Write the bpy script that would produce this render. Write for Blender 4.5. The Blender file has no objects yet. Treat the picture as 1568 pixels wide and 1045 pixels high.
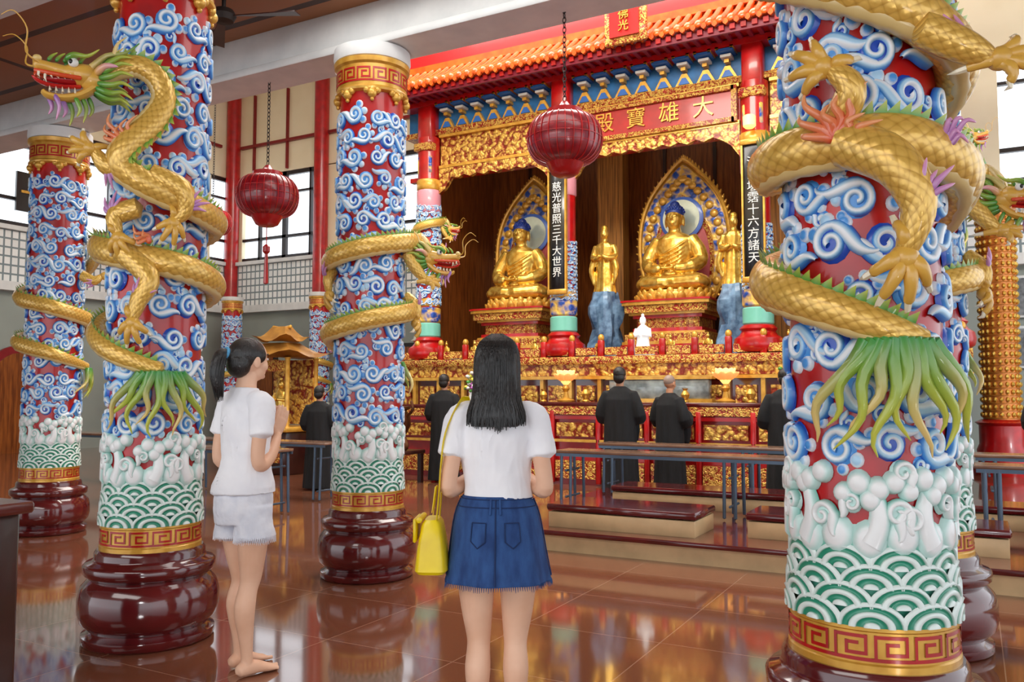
import bpy, bmesh, math, random, time
from mathutils import Vector, Matrix, noise
rnd=random.Random(7)
pi=math.pi; sin=math.sin; cos=math.cos
scene=bpy.context.scene
try: scene.view_settings.view_transform='Standard'
except Exception: pass

def s2l(c):
    return c/12.92 if c<=.04045 else ((c+.055)/1.055)**2.4
def C(h):
    h=h.lstrip('#'); return tuple(s2l(int(h[i:i+2],16)/255) for i in (0,2,4))

# ---------------------------------------------------------------- materials
def newmat(name):
    m=bpy.data.materials.new(name); m.use_nodes=True
    nt=m.node_tree; b=nt.nodes['Principled BSDF']; return m,nt,b
def setp(b,rough,metal,coat):
    b.inputs['Roughness'].default_value=rough; b.inputs['Metallic'].default_value=metal
    b.inputs['Coat Weight'].default_value=coat; b.inputs['Coat Roughness'].default_value=.08
def addbump(nt,b,src,strength,dist=.01):
    bp=nt.nodes.new('ShaderNodeBump'); bp.inputs['Strength'].default_value=strength
    bp.inputs['Distance'].default_value=dist
    nt.links.new(src,bp.inputs['Height']); nt.links.new(bp.outputs[0],b.inputs['Normal'])
def mat(name,col,rough=.5,metal=0,coat=0,col2=None,vscale=5,stretch=(1,1,1),bump=0,bscale=30,em=None,es=0,lo=.35,hi=.65):
    m,nt,b=newmat(name); setp(b,rough,metal,coat)
    col=C(col) if isinstance(col,str) else col
    b.inputs['Base Color'].default_value=(*col,1)
    tc=nt.nodes.new('ShaderNodeTexCoord'); mp=nt.nodes.new('ShaderNodeMapping')
    mp.inputs['Scale'].default_value=stretch; nt.links.new(tc.outputs['Object'],mp.inputs[0])
    if col2 is None: col2=tuple(c*.82 for c in col)
    else: col2=C(col2) if isinstance(col2,str) else col2
    n=nt.nodes.new('ShaderNodeTexNoise'); n.inputs['Scale'].default_value=vscale; n.inputs['Detail'].default_value=3
    nt.links.new(mp.outputs[0],n.inputs['Vector'])
    r=nt.nodes.new('ShaderNodeValToRGB'); r.color_ramp.elements[0].position=lo; r.color_ramp.elements[1].position=hi
    r.color_ramp.elements[0].color=(*col2,1); r.color_ramp.elements[1].color=(*col,1)
    nt.links.new(n.outputs[0],r.inputs[0]); nt.links.new(r.outputs[0],b.inputs['Base Color'])
    if bump:
        n2=nt.nodes.new('ShaderNodeTexNoise'); n2.inputs['Scale'].default_value=bscale; n2.inputs['Detail'].default_value=4
        nt.links.new(mp.outputs[0],n2.inputs['Vector']); addbump(nt,b,n2.outputs[0],bump)
    if em is not None:
        e=C(em) if isinstance(em,str) else em
        b.inputs['Emission Color'].default_value=(*e,1); b.inputs['Emission Strength'].default_value=es
    return m
def paintmat(name,rough=.35,metal=0,coat=.4):
    m,nt,b=newmat(name); setp(b,rough,metal,coat)
    a=nt.nodes.new('ShaderNodeAttribute'); a.attribute_name='Col'
    n=nt.nodes.new('ShaderNodeTexNoise'); n.inputs['Scale'].default_value=14
    tc=nt.nodes.new('ShaderNodeTexCoord'); nt.links.new(tc.outputs['Object'],n.inputs['Vector'])
    mx=nt.nodes.new('ShaderNodeMixRGB'); mx.blend_type='MULTIPLY'; mx.inputs[0].default_value=.12
    nt.links.new(a.outputs['Color'],mx.inputs[1]); nt.links.new(n.outputs[0],mx.inputs[2])
    nt.links.new(mx.outputs[0],b.inputs['Base Color']); return m
def carvedmat(name,c1,c2,scale,metal=.6,rough=.35):
    m,nt,b=newmat(name); setp(b,rough,metal,.2)
    tc=nt.nodes.new('ShaderNodeTexCoord'); v=nt.nodes.new('ShaderNodeTexVoronoi'); v.inputs['Scale'].default_value=scale
    n=nt.nodes.new('ShaderNodeTexNoise'); n.inputs['Scale'].default_value=scale*.7; n.inputs['Detail'].default_value=2
    ad=nt.nodes.new('ShaderNodeMixRGB'); ad.inputs[0].default_value=.15
    nt.links.new(tc.outputs['Object'],n.inputs['Vector'])
    nt.links.new(tc.outputs['Object'],ad.inputs[1]); nt.links.new(n.outputs['Color'],ad.inputs[2])
    nt.links.new(ad.outputs[0],v.inputs['Vector'])
    r=nt.nodes.new('ShaderNodeValToRGB'); r.color_ramp.elements[0].position=.34; r.color_ramp.elements[1].position=.72
    r.color_ramp.elements[0].color=(*C(c1),1); r.color_ramp.elements[1].color=(*C(c2),1)
    nt.links.new(v.outputs['Distance'],r.inputs[0]); nt.links.new(r.outputs[0],b.inputs['Base Color'])
    inv=nt.nodes.new('ShaderNodeMath'); inv.operation='SUBTRACT'; inv.inputs[0].default_value=1
    nt.links.new(v.outputs['Distance'],inv.inputs[1]); addbump(nt,b,inv.outputs[0],.8,.03)
    return m
def scalemat(name):
    m,nt,b=newmat(name); setp(b,.3,.28,.35)
    a=nt.nodes.new('ShaderNodeAttribute'); a.attribute_name='uvw'
    s=nt.nodes.new('ShaderNodeSeparateXYZ'); nt.links.new(a.outputs['Vector'],s.inputs[0])
    def M(op,x,y):
        q=nt.nodes.new('ShaderNodeMath'); q.operation=op
        for i,t in enumerate((x,y)):
            if isinstance(t,(int,float)): q.inputs[i].default_value=t
            else: nt.links.new(t,q.inputs[i])
        return q.outputs[0]
    u=M('MULTIPLY',s.outputs[0],11); v=M('MULTIPLY',s.outputs[1],22)
    cb=nt.nodes.new('ShaderNodeCombineXYZ'); nt.links.new(M('ADD',u,v),cb.inputs[0]); nt.links.new(M('SUBTRACT',u,v),cb.inputs[1])
    vo=nt.nodes.new('ShaderNodeTexVoronoi'); vo.voronoi_dimensions='2D'; vo.inputs['Scale'].default_value=1; vo.inputs['Randomness'].default_value=0
    nt.links.new(cb.outputs[0],vo.inputs['Vector'])
    r=nt.nodes.new('ShaderNodeValToRGB'); r.color_ramp.elements[0].position=.38; r.color_ramp.elements[1].position=.74
    r.color_ramp.elements[0].color=(*C('#E8BC5A'),1); r.color_ramp.elements[1].color=(*C('#BE8E34'),1)
    nt.links.new(vo.outputs['Distance'],r.inputs[0]); nt.links.new(r.outputs[0],b.inputs['Base Color'])
    addbump(nt,b,M('SUBTRACT',1,vo.outputs['Distance']),.45,.008)
    return m
def gridmat(name,axis,bw,bh,mortar,c1,c2,cm,rough=.5,coat=0,metal=0,bump=.3,offset=0,msmooth=.1,rot=0):
    m,nt,b=newmat(name); setp(b,rough,metal,coat)
    tc=nt.nodes.new('ShaderNodeTexCoord'); s=nt.nodes.new('ShaderNodeSeparateXYZ'); nt.links.new(tc.outputs['Object'],s.inputs[0])
    cb=nt.nodes.new('ShaderNodeCombineXYZ')
    nt.links.new(s.outputs[axis[0]],cb.inputs[0]); nt.links.new(s.outputs[axis[1]],cb.inputs[1])
    mp=nt.nodes.new('ShaderNodeMapping'); mp.inputs['Rotation'].default_value=(0,0,rot); nt.links.new(cb.outputs[0],mp.inputs[0])
    br=nt.nodes.new('ShaderNodeTexBrick'); br.offset=offset; br.squash=1
    br.inputs['Scale'].default_value=1; br.inputs['Mortar Size'].default_value=mortar; br.inputs['Mortar Smooth'].default_value=msmooth
    br.inputs['Brick Width'].default_value=bw; br.inputs['Row Height'].default_value=bh
    br.inputs['Color1'].default_value=(*C(c1),1); br.inputs['Color2'].default_value=(*C(c2),1); br.inputs['Mortar'].default_value=(*C(cm),1)
    nt.links.new(mp.outputs[0],br.inputs['Vector']); nt.links.new(br.outputs['Color'],b.inputs['Base Color'])
    if bump:
        q=nt.nodes.new('ShaderNodeMath'); q.operation='SUBTRACT'; q.inputs[0].default_value=1; nt.links.new(br.outputs['Fac'],q.inputs[1])
        addbump(nt,b,q.outputs[0],bump,.01)
    return m,nt,b,br

PAINT=paintmat('glazed_paint'); PAINTM=paintmat('matte_paint',.6,0,0)
SCALES=scalemat('dragon_scales')
RED=mat('red_lacquer','#C21014',.3,0,.4,'#A20C10'); MAROON=mat('maroon_glaze','#641A1C',.14,0,.8,'#501416',vscale=3)
GOLD=mat('gold_leaf','#F4D06A',.26,.7,.2,'#D4A038',vscale=12,bump=.25,bscale=25)
GOLDP=mat('gold_paint','#E6B44C',.32,.35,.3,'#CC9434',vscale=10)
CARVE=carvedmat('gilt_carving','#EEC25C','#8A2C12',14,.4); CARVE2=carvedmat('gilt_carving_fine','#EEC25C','#A01E12',26,.4)
CARVEB=carvedmat('blue_gilt_carving','#2450B0','#F0C860',9,.25)
WHITE=mat('white_beam_paint','#E4E6E4',.55,0,0,'#D8DBDA'); CREAM=mat('cream_plaster','#F6EBCC',.8,0,0,'#EFE2C0',vscale=1)
GREYW=mat('grey_green_plaster','#9EA69E',.8,0,0,'#8C948E',vscale=.6); DARK=mat('dark_frame','#2A2222',.4)
BLACKR=mat('black_robe','#14161B',.85,0,0,'#08090C',vscale=6,stretch=(3,3,.5),bump=.4,bscale=8)
SKIN=mat('skin','#EDC0A2',.5,0,0,'#E0AE8E',vscale=6); SKIN2=mat('skin_tan','#C89070',.5,0,0,'#B98262',vscale=6)
HAIR=mat('black_hair','#1C1613',.34,0,.15,'#0A0706',vscale=30,stretch=(6,6,.6),bump=.5,bscale=60)
TEE=mat('white_cotton','#F8F9FC',.85,0,0,'#ECEEF4',vscale=5,bump=.15,bscale=14); TEE2=mat('pale_shorts_cotton','#ECEFF6',.85,0,0,'#DADFEA',vscale=12,bump=.3,bscale=30)
DENIM=mat('blue_denim','#2E5690',.85,0,0,'#1E3E74',vscale=9,stretch=(3,3,1),bump=.35,bscale=260)
YEL=mat('yellow_leather','#F8DC08',.38,0,.25,'#E8C803',vscale=8)
WOOD=mat('warm_wood','#9A5622',.35,0,.3,'#6A3412',vscale=4,stretch=(6,6,.5)); DWOOD=mat('dark_wood','#3A1712',.35,0,.4,'#260D0A',vscale=5)
ORANGE=mat('orange_glazed_tile','#E8641A',.25,0,.5,'#C84A10',vscale=8); PURPLE=mat('purple_red_rafter','#8A1A38',.4,0,.2)
BLUE=mat('blue_paint','#1A6CB0',.45,0,.1,'#12548C'); ROCK=mat('blue_rock','#7AA0C4',.5,0,.3,'#34557A',vscale=7,bump=.8,bscale=9)
STEEL=mat('blue_grey_steel','#56687C',.4,.5); CREAMV=mat('cream_vinyl','#DDBB8A',.5); BLK=mat('black_lacquer','#101114',.25,0,.5)
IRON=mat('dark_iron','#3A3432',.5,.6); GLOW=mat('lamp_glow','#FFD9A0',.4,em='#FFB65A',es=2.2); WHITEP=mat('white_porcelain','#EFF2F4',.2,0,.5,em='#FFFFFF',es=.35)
LANT=mat('red_lantern_lattice','#9A1422',.3,0,.4,'#740E1A',vscale=20)
BUDHAIR=mat('blue_curled_hair','#1A3E9E',.4,0,.2,'#122A70',bump=.8,bscale=40); GREENP=mat('green_leaves','#3E8A3A',.5,0,0,'#2A6A2A',vscale=20)
GLASS=mat('pale_disc_mirror','#CFE0D8',.15,.3,.3); DOORR=mat('door_red','#8A1A1E',.4)
COPPER=mat('copper_bronze','#7A4A2C',.35,.7,0,'#4A2A18')

# ---------------------------------------------------------------- mesh builder
class MB:
    def __init__(s): s.v=[];s.f=[];s.m=[];s.c=[];s.uv=[];s.mats=[];s.M=None
    def mi(s,m):
        if m not in s.mats: s.mats.append(m)
        return s.mats.index(m)
    def add(s,vs,fs,m,col=(1,1,1),cols=None,uvs=None):
        o=len(s.v)
        if s.M is not None: vs=[tuple(s.M@Vector(p)) for p in vs]
        s.v.extend(vs); s.c.extend(cols if cols else [col]*len(vs)); s.uv.extend(uvs if uvs else [(0,0,0)]*len(vs))
        k=s.mi(m)
        for f in fs: s.f.append(tuple(i+o for i in f)); s.m.append(k)
    def box(s,c,d,m,rz=0,col=(1,1,1),taper=1,bev=0):
        x,y,z=d[0]/2,d[1]/2,d[2]/2; vs=[]
        if bev:
            b=min(bev,x*.9,y*.9,z*.9)
            prof=lambda i:[(-x+i,-y+b),(-x+b,-y+i),(x-b,-y+i),(x-i,-y+b),(x-i,y-b),(x-b,y-i),(-x+b,y-i),(-x+i,y-b)]
            for zz,i in [(-z,b*.7),(-z+b,0),(z-b,0),(z,b*.7)]: vs+= [(px,py,zz) for px,py in prof(i)]
            fs=[tuple(range(7,-1,-1)),tuple(range(24,32))]
            for k in range(3):
                for j in range(8): fs.append((k*8+j,k*8+(j+1)%8,(k+1)*8+(j+1)%8,(k+1)*8+j))
        else:
            for zz,t in ((-z,1),(z,taper)):
                vs+=[(-x*t,-y*t,zz),(x*t,-y*t,zz),(x*t,y*t,zz),(-x*t,y*t,zz)]
            fs=[(3,2,1,0),(4,5,6,7),(0,1,5,4),(1,2,6,5),(2,3,7,6),(3,0,4,7)]
        ca,sa=cos(rz),sin(rz)
        vs=[(c[0]+p[0]*ca-p[1]*sa,c[1]+p[0]*sa+p[1]*ca,c[2]+p[2]) for p in vs]
        s.add(vs,fs,m,col)
    def lathe(s,prof,m,c=(0,0,0),n=40,col=(1,1,1),cols=None,sx=1,sy=1,rot=0):
        vs=[];cc=[]
        for k,(r,z) in enumerate(prof):
            for j in range(n):
                a=2*pi*j/n+rot; vs.append((c[0]+r*cos(a)*sx,c[1]+r*sin(a)*sy,c[2]+z)); cc.append(cols[k] if cols else col)
        fs=[]
        for k in range(len(prof)-1):
            for j in range(n): fs.append((k*n+j,k*n+(j+1)%n,(k+1)*n+(j+1)%n,(k+1)*n+j))
        fs.append(tuple(range(n-1,-1,-1))); o=(len(prof)-1)*n; fs.append(tuple(range(o,o+n)))
        s.add(vs,fs,m,cols=cc)
    def ell(s,c,r,m,col=(1,1,1),nu=16,nv=10,R=None):
        vs=[];fs=[]
        for k in range(nv+1):
            ph=pi*k/nv
            for j in range(nu):
                a=2*pi*j/nu; p=Vector((r[0]*sin(ph)*cos(a),r[1]*sin(ph)*sin(a),r[2]*cos(ph)))
                if R: p=R@p
                vs.append((c[0]+p.x,c[1]+p.y,c[2]+p.z))
        for k in range(nv):
            for j in range(nu): fs.append(((k+1)*nu+j,(k+1)*nu+(j+1)%nu,k*nu+(j+1)%nu,k*nu+j))
        s.add(vs,fs,m,col)
    def loft(s,rings,m,col=(1,1,1),caps=True):
        n=len(rings[0]); vs=[tuple(p) for r in rings for p in r]; fs=[]
        for k in range(len(rings)-1):
            for j in range(n): fs.append((k*n+j,k*n+(j+1)%n,(k+1)*n+(j+1)%n,(k+1)*n+j))
        if caps: fs.append(tuple(range(n-1,-1,-1))); o=(len(rings)-1)*n; fs.append(tuple(range(o,o+n)))
        s.add(vs,fs,m,col)
    def eloft(s,L,m,n=32,col=(1,1,1),caps=True,f=None):
        rings=[]
        for k,e in enumerate(L):
            z,rx,ry=e[:3]; cx=e[3] if len(e)>3 else 0; cy=e[4] if len(e)>4 else 0
            ring=[]
            for j in range(n):
                a=2*pi*j/n; q=f(a,z) if f else 1
                ring.append((cx+rx*q*cos(a),cy+ry*q*sin(a),z))
            rings.append(ring)
        s.loft(rings,m,col,caps)
    def tube(s,pts,rads,m,n=10,col=(1,1,1),cols=None,up=None,cap=True,uvs=False):
        pts=[Vector(p[:3]) for p in pts]; N=len(pts)
        if not isinstance(rads,(list,tuple)): rads=[rads]*N
        T=[]
        for i in range(N):
            t=pts[min(i+1,N-1)]-pts[max(i-1,0)]
            T.append(t.normalized() if t.length>1e-9 else Vector((0,0,1)))
        if up is None:
            u0=Vector((0,0,1)) if abs(T[0].z)<.9 else Vector((1,0,0))
        else: u0=Vector(up)
        nn=(u0-T[0]*u0.dot(T[0])).normalized()
        vs=[];cc=[];uv=[];L=0;w=n+1 if uvs else n
        for i in range(N):
            if up is None: nn=(nn-T[i]*nn.dot(T[i])).normalized()
            else:
                q=Vector(up); nn=(q-T[i]*q.dot(T[i]));
                nn=nn.normalized() if nn.length>1e-6 else Vector((1,0,0))
            b=T[i].cross(nn); r=rads[i]; ra,rb=(r if isinstance(r,(tuple,list)) else (r,r))
            if i: L+=(pts[i]-pts[i-1]).length
            for j in range(w):
                a=2*pi*j/n; p=pts[i]+nn*(ra*cos(a))+b*(rb*sin(a)); vs.append(tuple(p)); cc.append(cols[i] if cols else col); uv.append((j/n,L,0))
        fs=[]
        for i in range(N-1):
            for j in range(n):
                j2=j+1 if uvs else (j+1)%n
                fs.append((i*w+j,i*w+j2,(i+1)*w+j2,(i+1)*w+j))
        if cap:
            for i,sg in ((0,-1),(N-1,1)):
                r=rads[i]; rr=min(r) if isinstance(r,(tuple,list)) else r
                vs.append(tuple(pts[i]+T[i]*(sg*rr*.6))); cc.append(cols[i] if cols else col); uv.append((0,0,0)); k=len(vs)-1
                for j in range(n):
                    j2=j+1 if uvs else (j+1)%n
                    fs.append((i*w+j2,i*w+j,k) if sg<0 else (i*w+j,i*w+j2,k))
        s.add(vs,fs,m,cols=cc,uvs=uv)
    def prism(s,poly,y0,y1,m,col=(1,1,1)):
        n=len(poly); vs=[(x,y0,z) for x,z in poly]+[(x,y1,z) for x,z in poly]
        fs=[tuple(range(n)),tuple(range(2*n-1,n-1,-1))]+[(j,(j+1)%n+0,(j+1)%n+n,j+n)[::-1] for j in range(n)]
        s.add(vs,fs,m,col)
    def mesh(s,name,sharp=40):
        me=bpy.data.meshes.new(name); me.from_pydata(s.v,[],s.f)
        for m in s.mats: me.materials.append(m)
        me.polygons.foreach_set('material_index',s.m)
        me.polygons.foreach_set('use_smooth',[True]*len(s.f))
        ca=me.color_attributes.new('Col','FLOAT_COLOR','POINT')
        fl=[]
        for c in s.c: fl.extend((c[0],c[1],c[2],1))
        ca.data.foreach_set('color',fl)
        at=me.attributes.new('uvw','FLOAT_VECTOR','POINT'); fl=[]
        for c in s.uv: fl.extend(c)
        at.data.foreach_set('vector',fl)
        me.update()
        if sharp:
            try: me.set_sharp_from_angle(angle=math.radians(sharp))
            except Exception: pass
        return me
    def obj(s,name,parent=None,loc=(0,0,0),rz=0,scale=None,sharp=40):
        return place(s.mesh(name,sharp),name,parent,loc,rz,scale)
def place(me,name,parent=None,loc=(0,0,0),rz=0,scale=None):
    o=bpy.data.objects.new(name,me); scene.collection.objects.link(o)
    o.location=loc; o.rotation_euler=(0,0,rz)
    if scale: o.scale=scale if isinstance(scale,(tuple,list)) else (scale,)*3
    if parent: o.parent=parent
    return o
def empty(name,loc=(0,0,0),rz=0,scale=1):
    o=bpy.data.objects.new(name,None); scene.collection.objects.link(o); o.location=loc; o.rotation_euler=(0,0,rz); o.scale=(scale,)*3
    o.empty_display_size=.1; return o
def remesh(mb,voxel,sm=3,wr=None):
    me=mb.mesh('tmp',0)
    bm=bmesh.new(); bm.from_mesh(me); bmesh.ops.recalc_face_normals(bm,faces=bm.faces); bm.to_mesh(me); bm.free()
    o=bpy.data.objects.new('tmp',me); scene.collection.objects.link(o)
    md=o.modifiers.new('r','REMESH'); md.mode='VOXEL'; md.voxel_size=voxel; md.use_smooth_shade=True
    if sm:
        ms=o.modifiers.new('s','SMOOTH'); ms.iterations=sm; ms.factor=.5
    dg=bpy.context.evaluated_depsgraph_get(); dg.update()
    nm=bpy.data.meshes.new_from_object(o.evaluated_get(dg))
    bpy.data.objects.remove(o); bpy.data.meshes.remove(me)
    nm.materials.clear()
    for m in mb.mats: nm.materials.append(m)
    if wr:
        amp,sc=wr
        for v in nm.vertices:
            p=Vector((v.co.x*sc[0],v.co.y*sc[1],v.co.z*sc[2])); q=p*2.7
            v.co+=v.normal*(amp*(noise.noise(p)*2+.7*(.5-abs(noise.noise(q)))))
    nm.polygons.foreach_set('use_smooth',[True]*len(nm.polygons)); nm.update()
    return nm
def sp(P,k=6):
    out=[];n=len(P)
    for i in range(n-1):
        a=P[max(i-1,0)];b=P[i];c=P[i+1];d=P[min(i+2,n-1)]
        for j in range(k):
            t=j/k
            out.append(tuple(.5*((2*b[q])+(-a[q]+c[q])*t+(2*a[q]-5*b[q]+4*c[q]-d[q])*t*t+(-a[q]+3*b[q]-3*c[q]+d[q])*t**3) for q in range(len(b))))
    out.append(tuple(P[-1])); return out
def lerp(a,b,t): return tuple(a[i]+(b[i]-a[i])*t for i in range(len(a)))

# ---------------------------------------------------------------- column relief
R0=.272
def cylmap(s_,z,h,R=R0):
    th=s_/R; r=R+h; return (r*sin(th),-r*cos(th),z)
PROF=[0,.72,.95,1,.95,.72,0]
def strip(mb,path,wd,h,base,pal,m,flip=1,wref=None):
    vv=[];cc=[];N=len(path); wref=wref or max(wd)
    for i in range(N):
        a_=path[max(i-1,0)];b_=path[min(i+1,N-1)]; tx,tz=b_[0]-a_[0],b_[1]-a_[1]; L=math.hypot(tx,tz) or 1
        nx,nz=-tz/L*flip,tx/L*flip; w=max(wd[i],1e-4)
        for k in range(7):
            o=-(k/3-1)*w; vv.append(cylmap(path[i][0]+nx*o,path[i][1]+nz*o,base+h*PROF[k]*min(1,w/wref*1.3))); cc.append(pal[k])
    fs=[(i*7+k,i*7+k+1,(i+1)*7+k+1,(i+1)*7+k) for i in range(N-1) for k in range(6)]
    mb.add(vv,fs,m,cols=cc)
W_=C('#F6FBFF');LB=C('#B0DAF6');MB_=C('#4C9CE6');DB=C('#164CBC')
PALB=[MB_,LB,W_,W_,LB,MB_,DB]; PALB2=[LB,W_,W_,LB,LB,MB_,DB]
WH=C('#FAFDFC');CY=C('#CCEEE7');CG=C('#78C8B8')
PALW=[CY,WH,WH,WH,WH,CY,CG]
def disc(mb,s0,z0,R,h,base,c1,c2,m,n=14):
    vs=[cylmap(s0,z0,base+h)];cc=[c1];fs=[]
    for fr,hh,c in ((.5,h*.96,c1),(.82,h*.65,c2),(1,-.004,c2)):
        for j in range(n):
            a=2*pi*j/n; vs.append(cylmap(s0+R*fr*cos(a),z0+R*fr*sin(a),base+hh)); cc.append(c)
    for j in range(n):
        fs.append((0,1+j,1+(j+1)%n))
        for q in (0,1): fs.append((1+q*n+j,1+q*n+n+j,1+q*n+n+(j+1)%n,1+q*n+(j+1)%n))
    mb.add(vs,fs,m,cols=cc)
def curl(mb,s0,z0,R,a0,flip,pal,base,h,m,turns=1.4,tail=2.4,dc=None,tw_=.36):
    path=[];wd=[]
    n=int(20*turns)
    disc(mb,s0,z0,R*.98,h*.5,base,dc or DB,dc or MB_,m)
    for i in range(n+1):
        t=i/n; a=a0+flip*2*pi*turns*t; r=R*(.86-.70*t)
        path.append((s0+r*cos(a),z0+r*sin(a))); wd.append(R*(.29-.09*t))
    a=a0; hd=a0-flip*pi/2; p=[s0+R*.86*cos(a0),z0+R*.86*sin(a0)]; tl=[];tw=[]
    nt=14; ds=tail*R/nt
    for i in range(nt):
        t=i/nt; k=(1.15-3.0*t)/R
        hd-=flip*k*ds; p=[p[0]+cos(hd)*ds,p[1]+sin(hd)*ds]; tl.append(tuple(p)); tw.append(R*(tw_*(1-t)**.6*(1+.5*sin(pi*t))+.02))
    strip(mb,tl[::-1]+path,tw[::-1]+wd,h,base,pal,m,flip,R*.25)
def build_clouds():
    mb=MB(); circ=2*pi*R0; r=random.Random(3)
    rows=15; z0=1.19; z1=3.37; per=10
    for i in range(rows):
        for j in range(per):
            s0=(j+.5*(i%2)+r.uniform(-.1,.1))*circ/per; z=z0+(z1-z0)*i/(rows-1)+r.uniform(-.02,.02)
            R=r.uniform(.056,.072); fl=1 if r.random()<.5 else -1
            a0=(pi/2 if r.random()<.5 else -pi/2)+r.uniform(-.5,.5)
            base=.002+.008*r.random()
            pal=PALB if r.random()<.5 else PALB2
            al=r.uniform(0,6.28)
            for q in range(3):
                a=al+q*.85; rr=R*r.uniform(.34,.46)
                disc(mb,s0+R*1.12*cos(a),z+R*1.12*sin(a),rr,.018,base*.6,LB if q%2 else MB_,W_,PAINT,12)
            curl(mb,s0,z,R,a0,fl,pal,base,r.uniform(.022,.032),PAINT,tail=r.uniform(2.0,2.8),dc=DB if r.random()<.6 else MB_)
            if r.random()<.45: 
                a=r.uniform(0,2*pi); curl(mb,s0+R*1.4*cos(a),z+R*1.3*sin(a),R*.48,a+pi/2,fl,PALB2,.0,.018,PAINT,turns=1.1,tail=1.3)
    return mb.mesh('cloud_relief',0)
def build_sea():
    mb=MB(); circ=2*pi*R0; r=random.Random(5)
    G=C('#1E9070');PG=C('#EAF8F2');TG=C('#7CCBB4')
    mb.lathe([(R0,.60),(R0+.006,.62),(R0+.008,.86),(R0+.012,.89),(R0+.0,.93)],PAINT,n=56,cols=[G,G,TG,CY,CY])
    per=9; rad=circ/per*.56
    for k in range(4):
        for j in range(per):
            s0=(j+.5*(k%2))*circ/per; zc=.628+k*.056; base=.012+(3-k)*.006
            vs=[];cc=[];fs=[];fr=[1,.86,.82,.66,.62,.46,.42,.24,.20,0]
            na=16
            for q,f in enumerate(fr):
                for a in range(na+1):
                    an=pi*a/na; hh=base+(.012 if (q//2)%2==0 else .003)-(.014 if q==0 else 0)
                    vs.append(cylmap(s0+rad*f*cos(an),zc+rad*.70*f*sin(an),hh)); cc.append(PG if (q//2)%2==0 else G)
            for q in range(len(fr)-1):
                for a in range(na): fs.append((q*(na+1)+a,q*(na+1)+a+1,(q+1)*(na+1)+a+1,(q+1)*(na+1)+a))
            mb.add(vs,fs,PAINT,cols=cc)
    ns=8; w=circ/ns
    for j in range(ns*2): disc(mb,j*w/2,.885+.012*(j%2),.062,.024,.004,WH,CY,PAINT)
    for j in range(ns):
        s0=j*w+r.uniform(-.02,.02); lean=r.choice((-1,1))
        pth=[(s0+lean*.03*sin(q*.33),.87+.018*q) for q in range(11)]
        strip(mb,pth,[.046-.0022*q for q in range(11)],.03,.006,PALW,PAINT)
        for q,(dx,dz,R,fl,a0) in enumerate(((lean*.078,.955,.046,lean,pi/2-lean*pi*.4),(-lean*.062,.985,.034,-lean,pi/2+lean*pi*.4))):
            curl(mb,s0+dx+r.uniform(-.01,.01),dz+r.uniform(-.012,.012),R,a0,fl,PALW,.008,.030,PAINT,turns=1.25,tail=1.7,dc=CY,tw_=.45)
        u=r.uniform(-.02,.02)
        for dx,dz,R in ((-.085,1.045,.034),(-.035,1.065,.042),(.025,1.055,.040),(.075,1.07,.038),(0,1.035,.038)):
            disc(mb,s0+dx,dz+u+r.uniform(-.012,.012),R,.036,.006,WH,CY,PAINT)
        if j%2==0: curl(mb,s0+.10,1.09,.040,0,1,PALW,.012,.03,PAINT,turns=1.1,tail=1.2,dc=CY,tw_=.5)
    return mb.mesh('wave_and_foam_relief',0)
def keyband(mb,R,z0,z1,n):
    h=z1-z0; w=2*pi*R/n; t=h*.10
    segs=[((0,.05),(1,.05)),((0.08,.05),(0.08,.95)),((.08,.95),(.84,.95)),((.84,.95),(.84,.28)),((.84,.28),(.36,.28)),((.36,.28),(.36,.68)),((.36,.68),(.62,.68))]
    ph=h*.74; pz=z0+h*.13
    for j in range(n):
        for a,b in segs:
            x0,x1=min(a[0],b[0])*w-t/2,max(a[0],b[0])*w+t/2; y0,y1=pz+min(a[1],b[1])*ph-t/2,pz+max(a[1],b[1])*ph+t/2
            ns=max(1,int((x1-x0)/.02)); vs=[]
            for hh in (.004,-.002):
                for q in range(ns+1):
                    s_=j*w+x0+(x1-x0)*q/ns
                    for zz in (y0,y1): vs.append(cylmap(s_,zz,hh,R))
            o=2*(ns+1); fs=[(2*q,2*q+2,2*q+3,2*q+1) for q in range(ns)]+[(2*q,o+2*q,o+2*q+2,2*q+2) for q in range(ns)]+[(2*q+1,2*q+3,o+2*q+3,o+2*q+1) for q in range(ns)]
            mb.add(vs,fs,RED)
def build_shaft():
    mb=MB(); mb.lathe([(R0,.55),(R0,3.6)],RED,n=64)
    mb.lathe([(.285,.485),(.302,.49),(.302,.515),(.296,.52),(.296,.612),(.302,.617),(.302,.64),(.285,.648)],GOLDP,n=64)
    keyband(mb,.296,.515,.617,14)
    mb.lathe([(.28,3.54),(.312,3.55),(.318,3.565),(.305,3.58),(.305,3.74),(.325,3.755),(.33,3.79),(.3,3.80)],GOLDP,n=64)
    keyband(mb,.305,3.59,3.73,14)
    mb.lathe([(.27,3.79),(.325,3.80),(.335,3.83),(.33,3.90)],WHITE,n=48)
    for j in range(8):
        for dx,dz,rr in ((0,-.01,.042),(-.045,.012,.03),(.045,.012,.03),(0,-.055,.018)):
            c=cylmap(j*2*pi*.28/8+dx,3.53+dz,.010,.28)
            mb.ell(c,(rr,rr,rr*.9),GOLDP,nu=10,nv=8)
    return mb.mesh('red_shaft_with_key_bands')
def build_plinth():
    mb=MB(); mb.lathe([(.0,0),(.36,0),(.375,.015),(.375,.05),(.35,.06),(.335,.075),(.35,.09),(.385,.12),(.40,.17),(.40,.24),(.385,.30),(.35,.335),(.34,.345),(.355,.355),(.372,.37),(.375,.41),(.36,.425),(.325,.435),(.315,.45),(.315,.475),(.30,.495),(.0,.495)],MAROON,n=64)
    return mb.mesh('maroon_plinth',50)
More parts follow.
